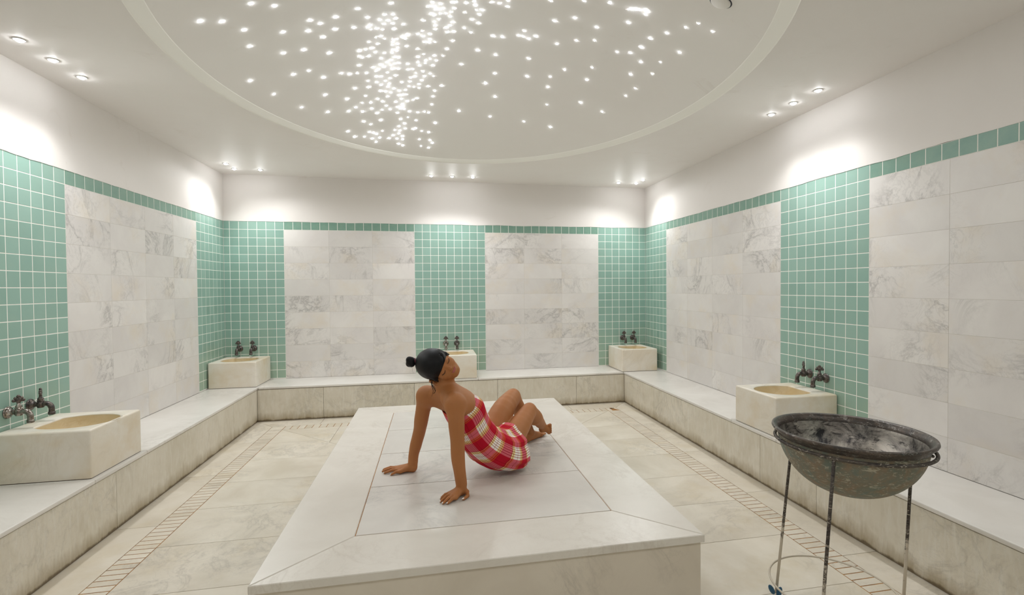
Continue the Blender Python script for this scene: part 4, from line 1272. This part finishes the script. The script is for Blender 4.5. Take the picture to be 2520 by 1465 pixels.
def V3(x, y, z=0): return Vector((x, y, z))
Up = V3(0, 0, 1)
RG = [  # centre, right half axis, front half axis, superellipse power
 (WP(1121, 991, 2.95), Rv * .141, Nv * .084, 2.2),
 (WP(1130, 999, 2.955), Rv * .144, Nv * .099, 2.2),
 (WP(1146, 1013, 2.97), Rv * .144, Nv * .113, 2.2),
 (WP(1158, 1036, 2.985), Rv * .136, (Nv + V3(0, 0, .05)).normalized() * .108, 2.2),
 (WP(1168, 1058, 3.0), V3(.36, -.93) * .134, V3(.72, .25, .64).normalized() * .104, 2.2),
 (WP(1184, 1081, 3.03), V3(.44, -.90) * .152, V3(.62, .28, .73).normalized() * .108, 2.2),
 (WP(1204, 1098, 3.06), V3(.52, -.85) * .172, V3(.45, .25, .86).normalized() * .116, 2.3),
 (WP(1223, 1100, 3.10), V3(.58, -.81, -.08) * .188, V3(.18, .16, .97).normalized() * .120, 2.4),
 (WP(1238, 1088, 3.16), V3(.60, -.78, -.20) * .194, V3(-.03, .04, 1).normalized() * .130, 2.5),
 (WP(1247, 1079, 3.21), V3(.62, -.75, -.27) * .188, V3(-.14, -.05, 1).normalized() * .138, 2.5),
]
def crv(get, sub=7):
    return catmull([get(r) for r in RG], sub)
Cs = crv(lambda r: r[0]); As = crv(lambda r: r[1]); Bs = crv(lambda r: r[2])
NR = len(Cs); NA = 120
bm = bmesh.new()
uvl = bm.loops.layers.uv.new('UVMap')
grid = []; uvs = []
vlen = 0
for i in range(NR):
    if i: vlen += (Cs[i] - Cs[i - 1]).length
    pw = RG[min(i // 7, len(RG) - 1)][3]
    row = []; ru = []
    acc = 0; last = None
    for j in range(NA):
        q = 2 * math.pi * j / NA + math.pi
        c, s_ = math.cos(q), math.sin(q)
        cc = math.copysign(abs(c) ** (2 / pw), c); ss = math.copysign(abs(s_) ** (2 / pw), s_)
        p = Cs[i] + As[i] * cc + Bs[i] * ss
        # soft folds: long wrinkles running along the lap, tighter near the hem
        fw = max(0, (i - 26) / (NR - 26))
        fold = (.0065 * math.sin(q * 9 + i * .05) + .003 * math.sin(q * 17 + 1.3 + i * .09)) * fw + .006 * math.sin(q * 13 + .8 + i * .11) * max(0, fw - .45) * max(0, ss) + .0016 * math.sin(q * 5 + i * .3)
        # crossing creases at the waist
        if 22 < i < 48: fold += .004 * math.sin(i * .9 + q * 2.2) * math.sin((i - 22) / 26 * math.pi) * max(0, s_) 
        dirv = (As[i] * cc + Bs[i] * ss).normalized()
        p = p + dirv * fold
        # sag between the thighs
        if i > 44:
            sag = (i - 44) / (NR - 44)
            p = p - Up * (-.0 + .034 * sag * math.exp(-((cc + .05) / .32) ** 2) * max(0, ss))
        if p.z < PZ + .004: p.z = PZ + .004 + .0015 * (1 + math.sin(q * 40)) * .5
        row.append(bm.verts.new(p)); ru.append(acc if last is None else acc)
        last = p
    grid.append(row)
# arc-length u, per row blended so that the stripes run straight
for i in range(NR):
    a = 0; u_ = [0]
    for j in range(NA):
        a += (grid[i][(j + 1) % NA].co - grid[i][j].co).length; u_.append(a)
    base = .82
    j0 = NA * 3 // 4
    mid = u_[NA // 2]
    uvs.append([1.0 + (.75 * (x - mid) + .25 * (k_ / NA - .5) * base) for k_, x in enumerate(u_)])
vl = [0]
for i in range(1, NR): vl.append(vl[-1] + max((grid[i][j].co - grid[i - 1][j].co).length for j in (0, 10, 110)))
for i in range(NR - 1):
    for j in range(NA):
        j2 = (j + 1) % NA
        f = bm.faces.new((grid[i][j], grid[i][j2], grid[i + 1][j2], grid[i + 1][j])); f.smooth = True
        for lp_, (ii, jj) in zip(f.loops, ((i, j), (i, j + 1), (i + 1, j + 1), (i + 1, j))):
            lp_[uvl].uv = (uvs[ii][jj], vl[ii])
GC = [[v.co.copy() for v in r_] for r_ in grid]
wrap = adopt(obj_from_bm('plaid_wrap', bm, M['plaid'], smooth=True, recalc=True))
wrap['label'] = 'red, white and yellow plaid cloth wrap'
so = wrap.modifiers.new('thick', 'SOLIDIFY'); so.thickness = .004; so.offset = 0
# knotted fringe at the near hem
bm = bmesh.new()
for j in list(range(36, 68, 2)):
    p = GC[-1][j]; d0 = (GC[-1][j] - GC[-3][j]).normalized()
    r_ = RNG.random()
    e_ = p + d0 * (.012 + .012 * r_) - Up * .012
    e_.z = max(e_.z, PZ + .004)
    tube(bm, [tuple(p), tuple(p.lerp(e_, .5) + Vector((.002 * r_, -.003, 0))), tuple(e_)], [.0022, .003, .0018], 6)
fr = adopt(obj_from_bm('fringe', bm, simple('cream_fringe', (238, 226, 210), .8), smooth=True))
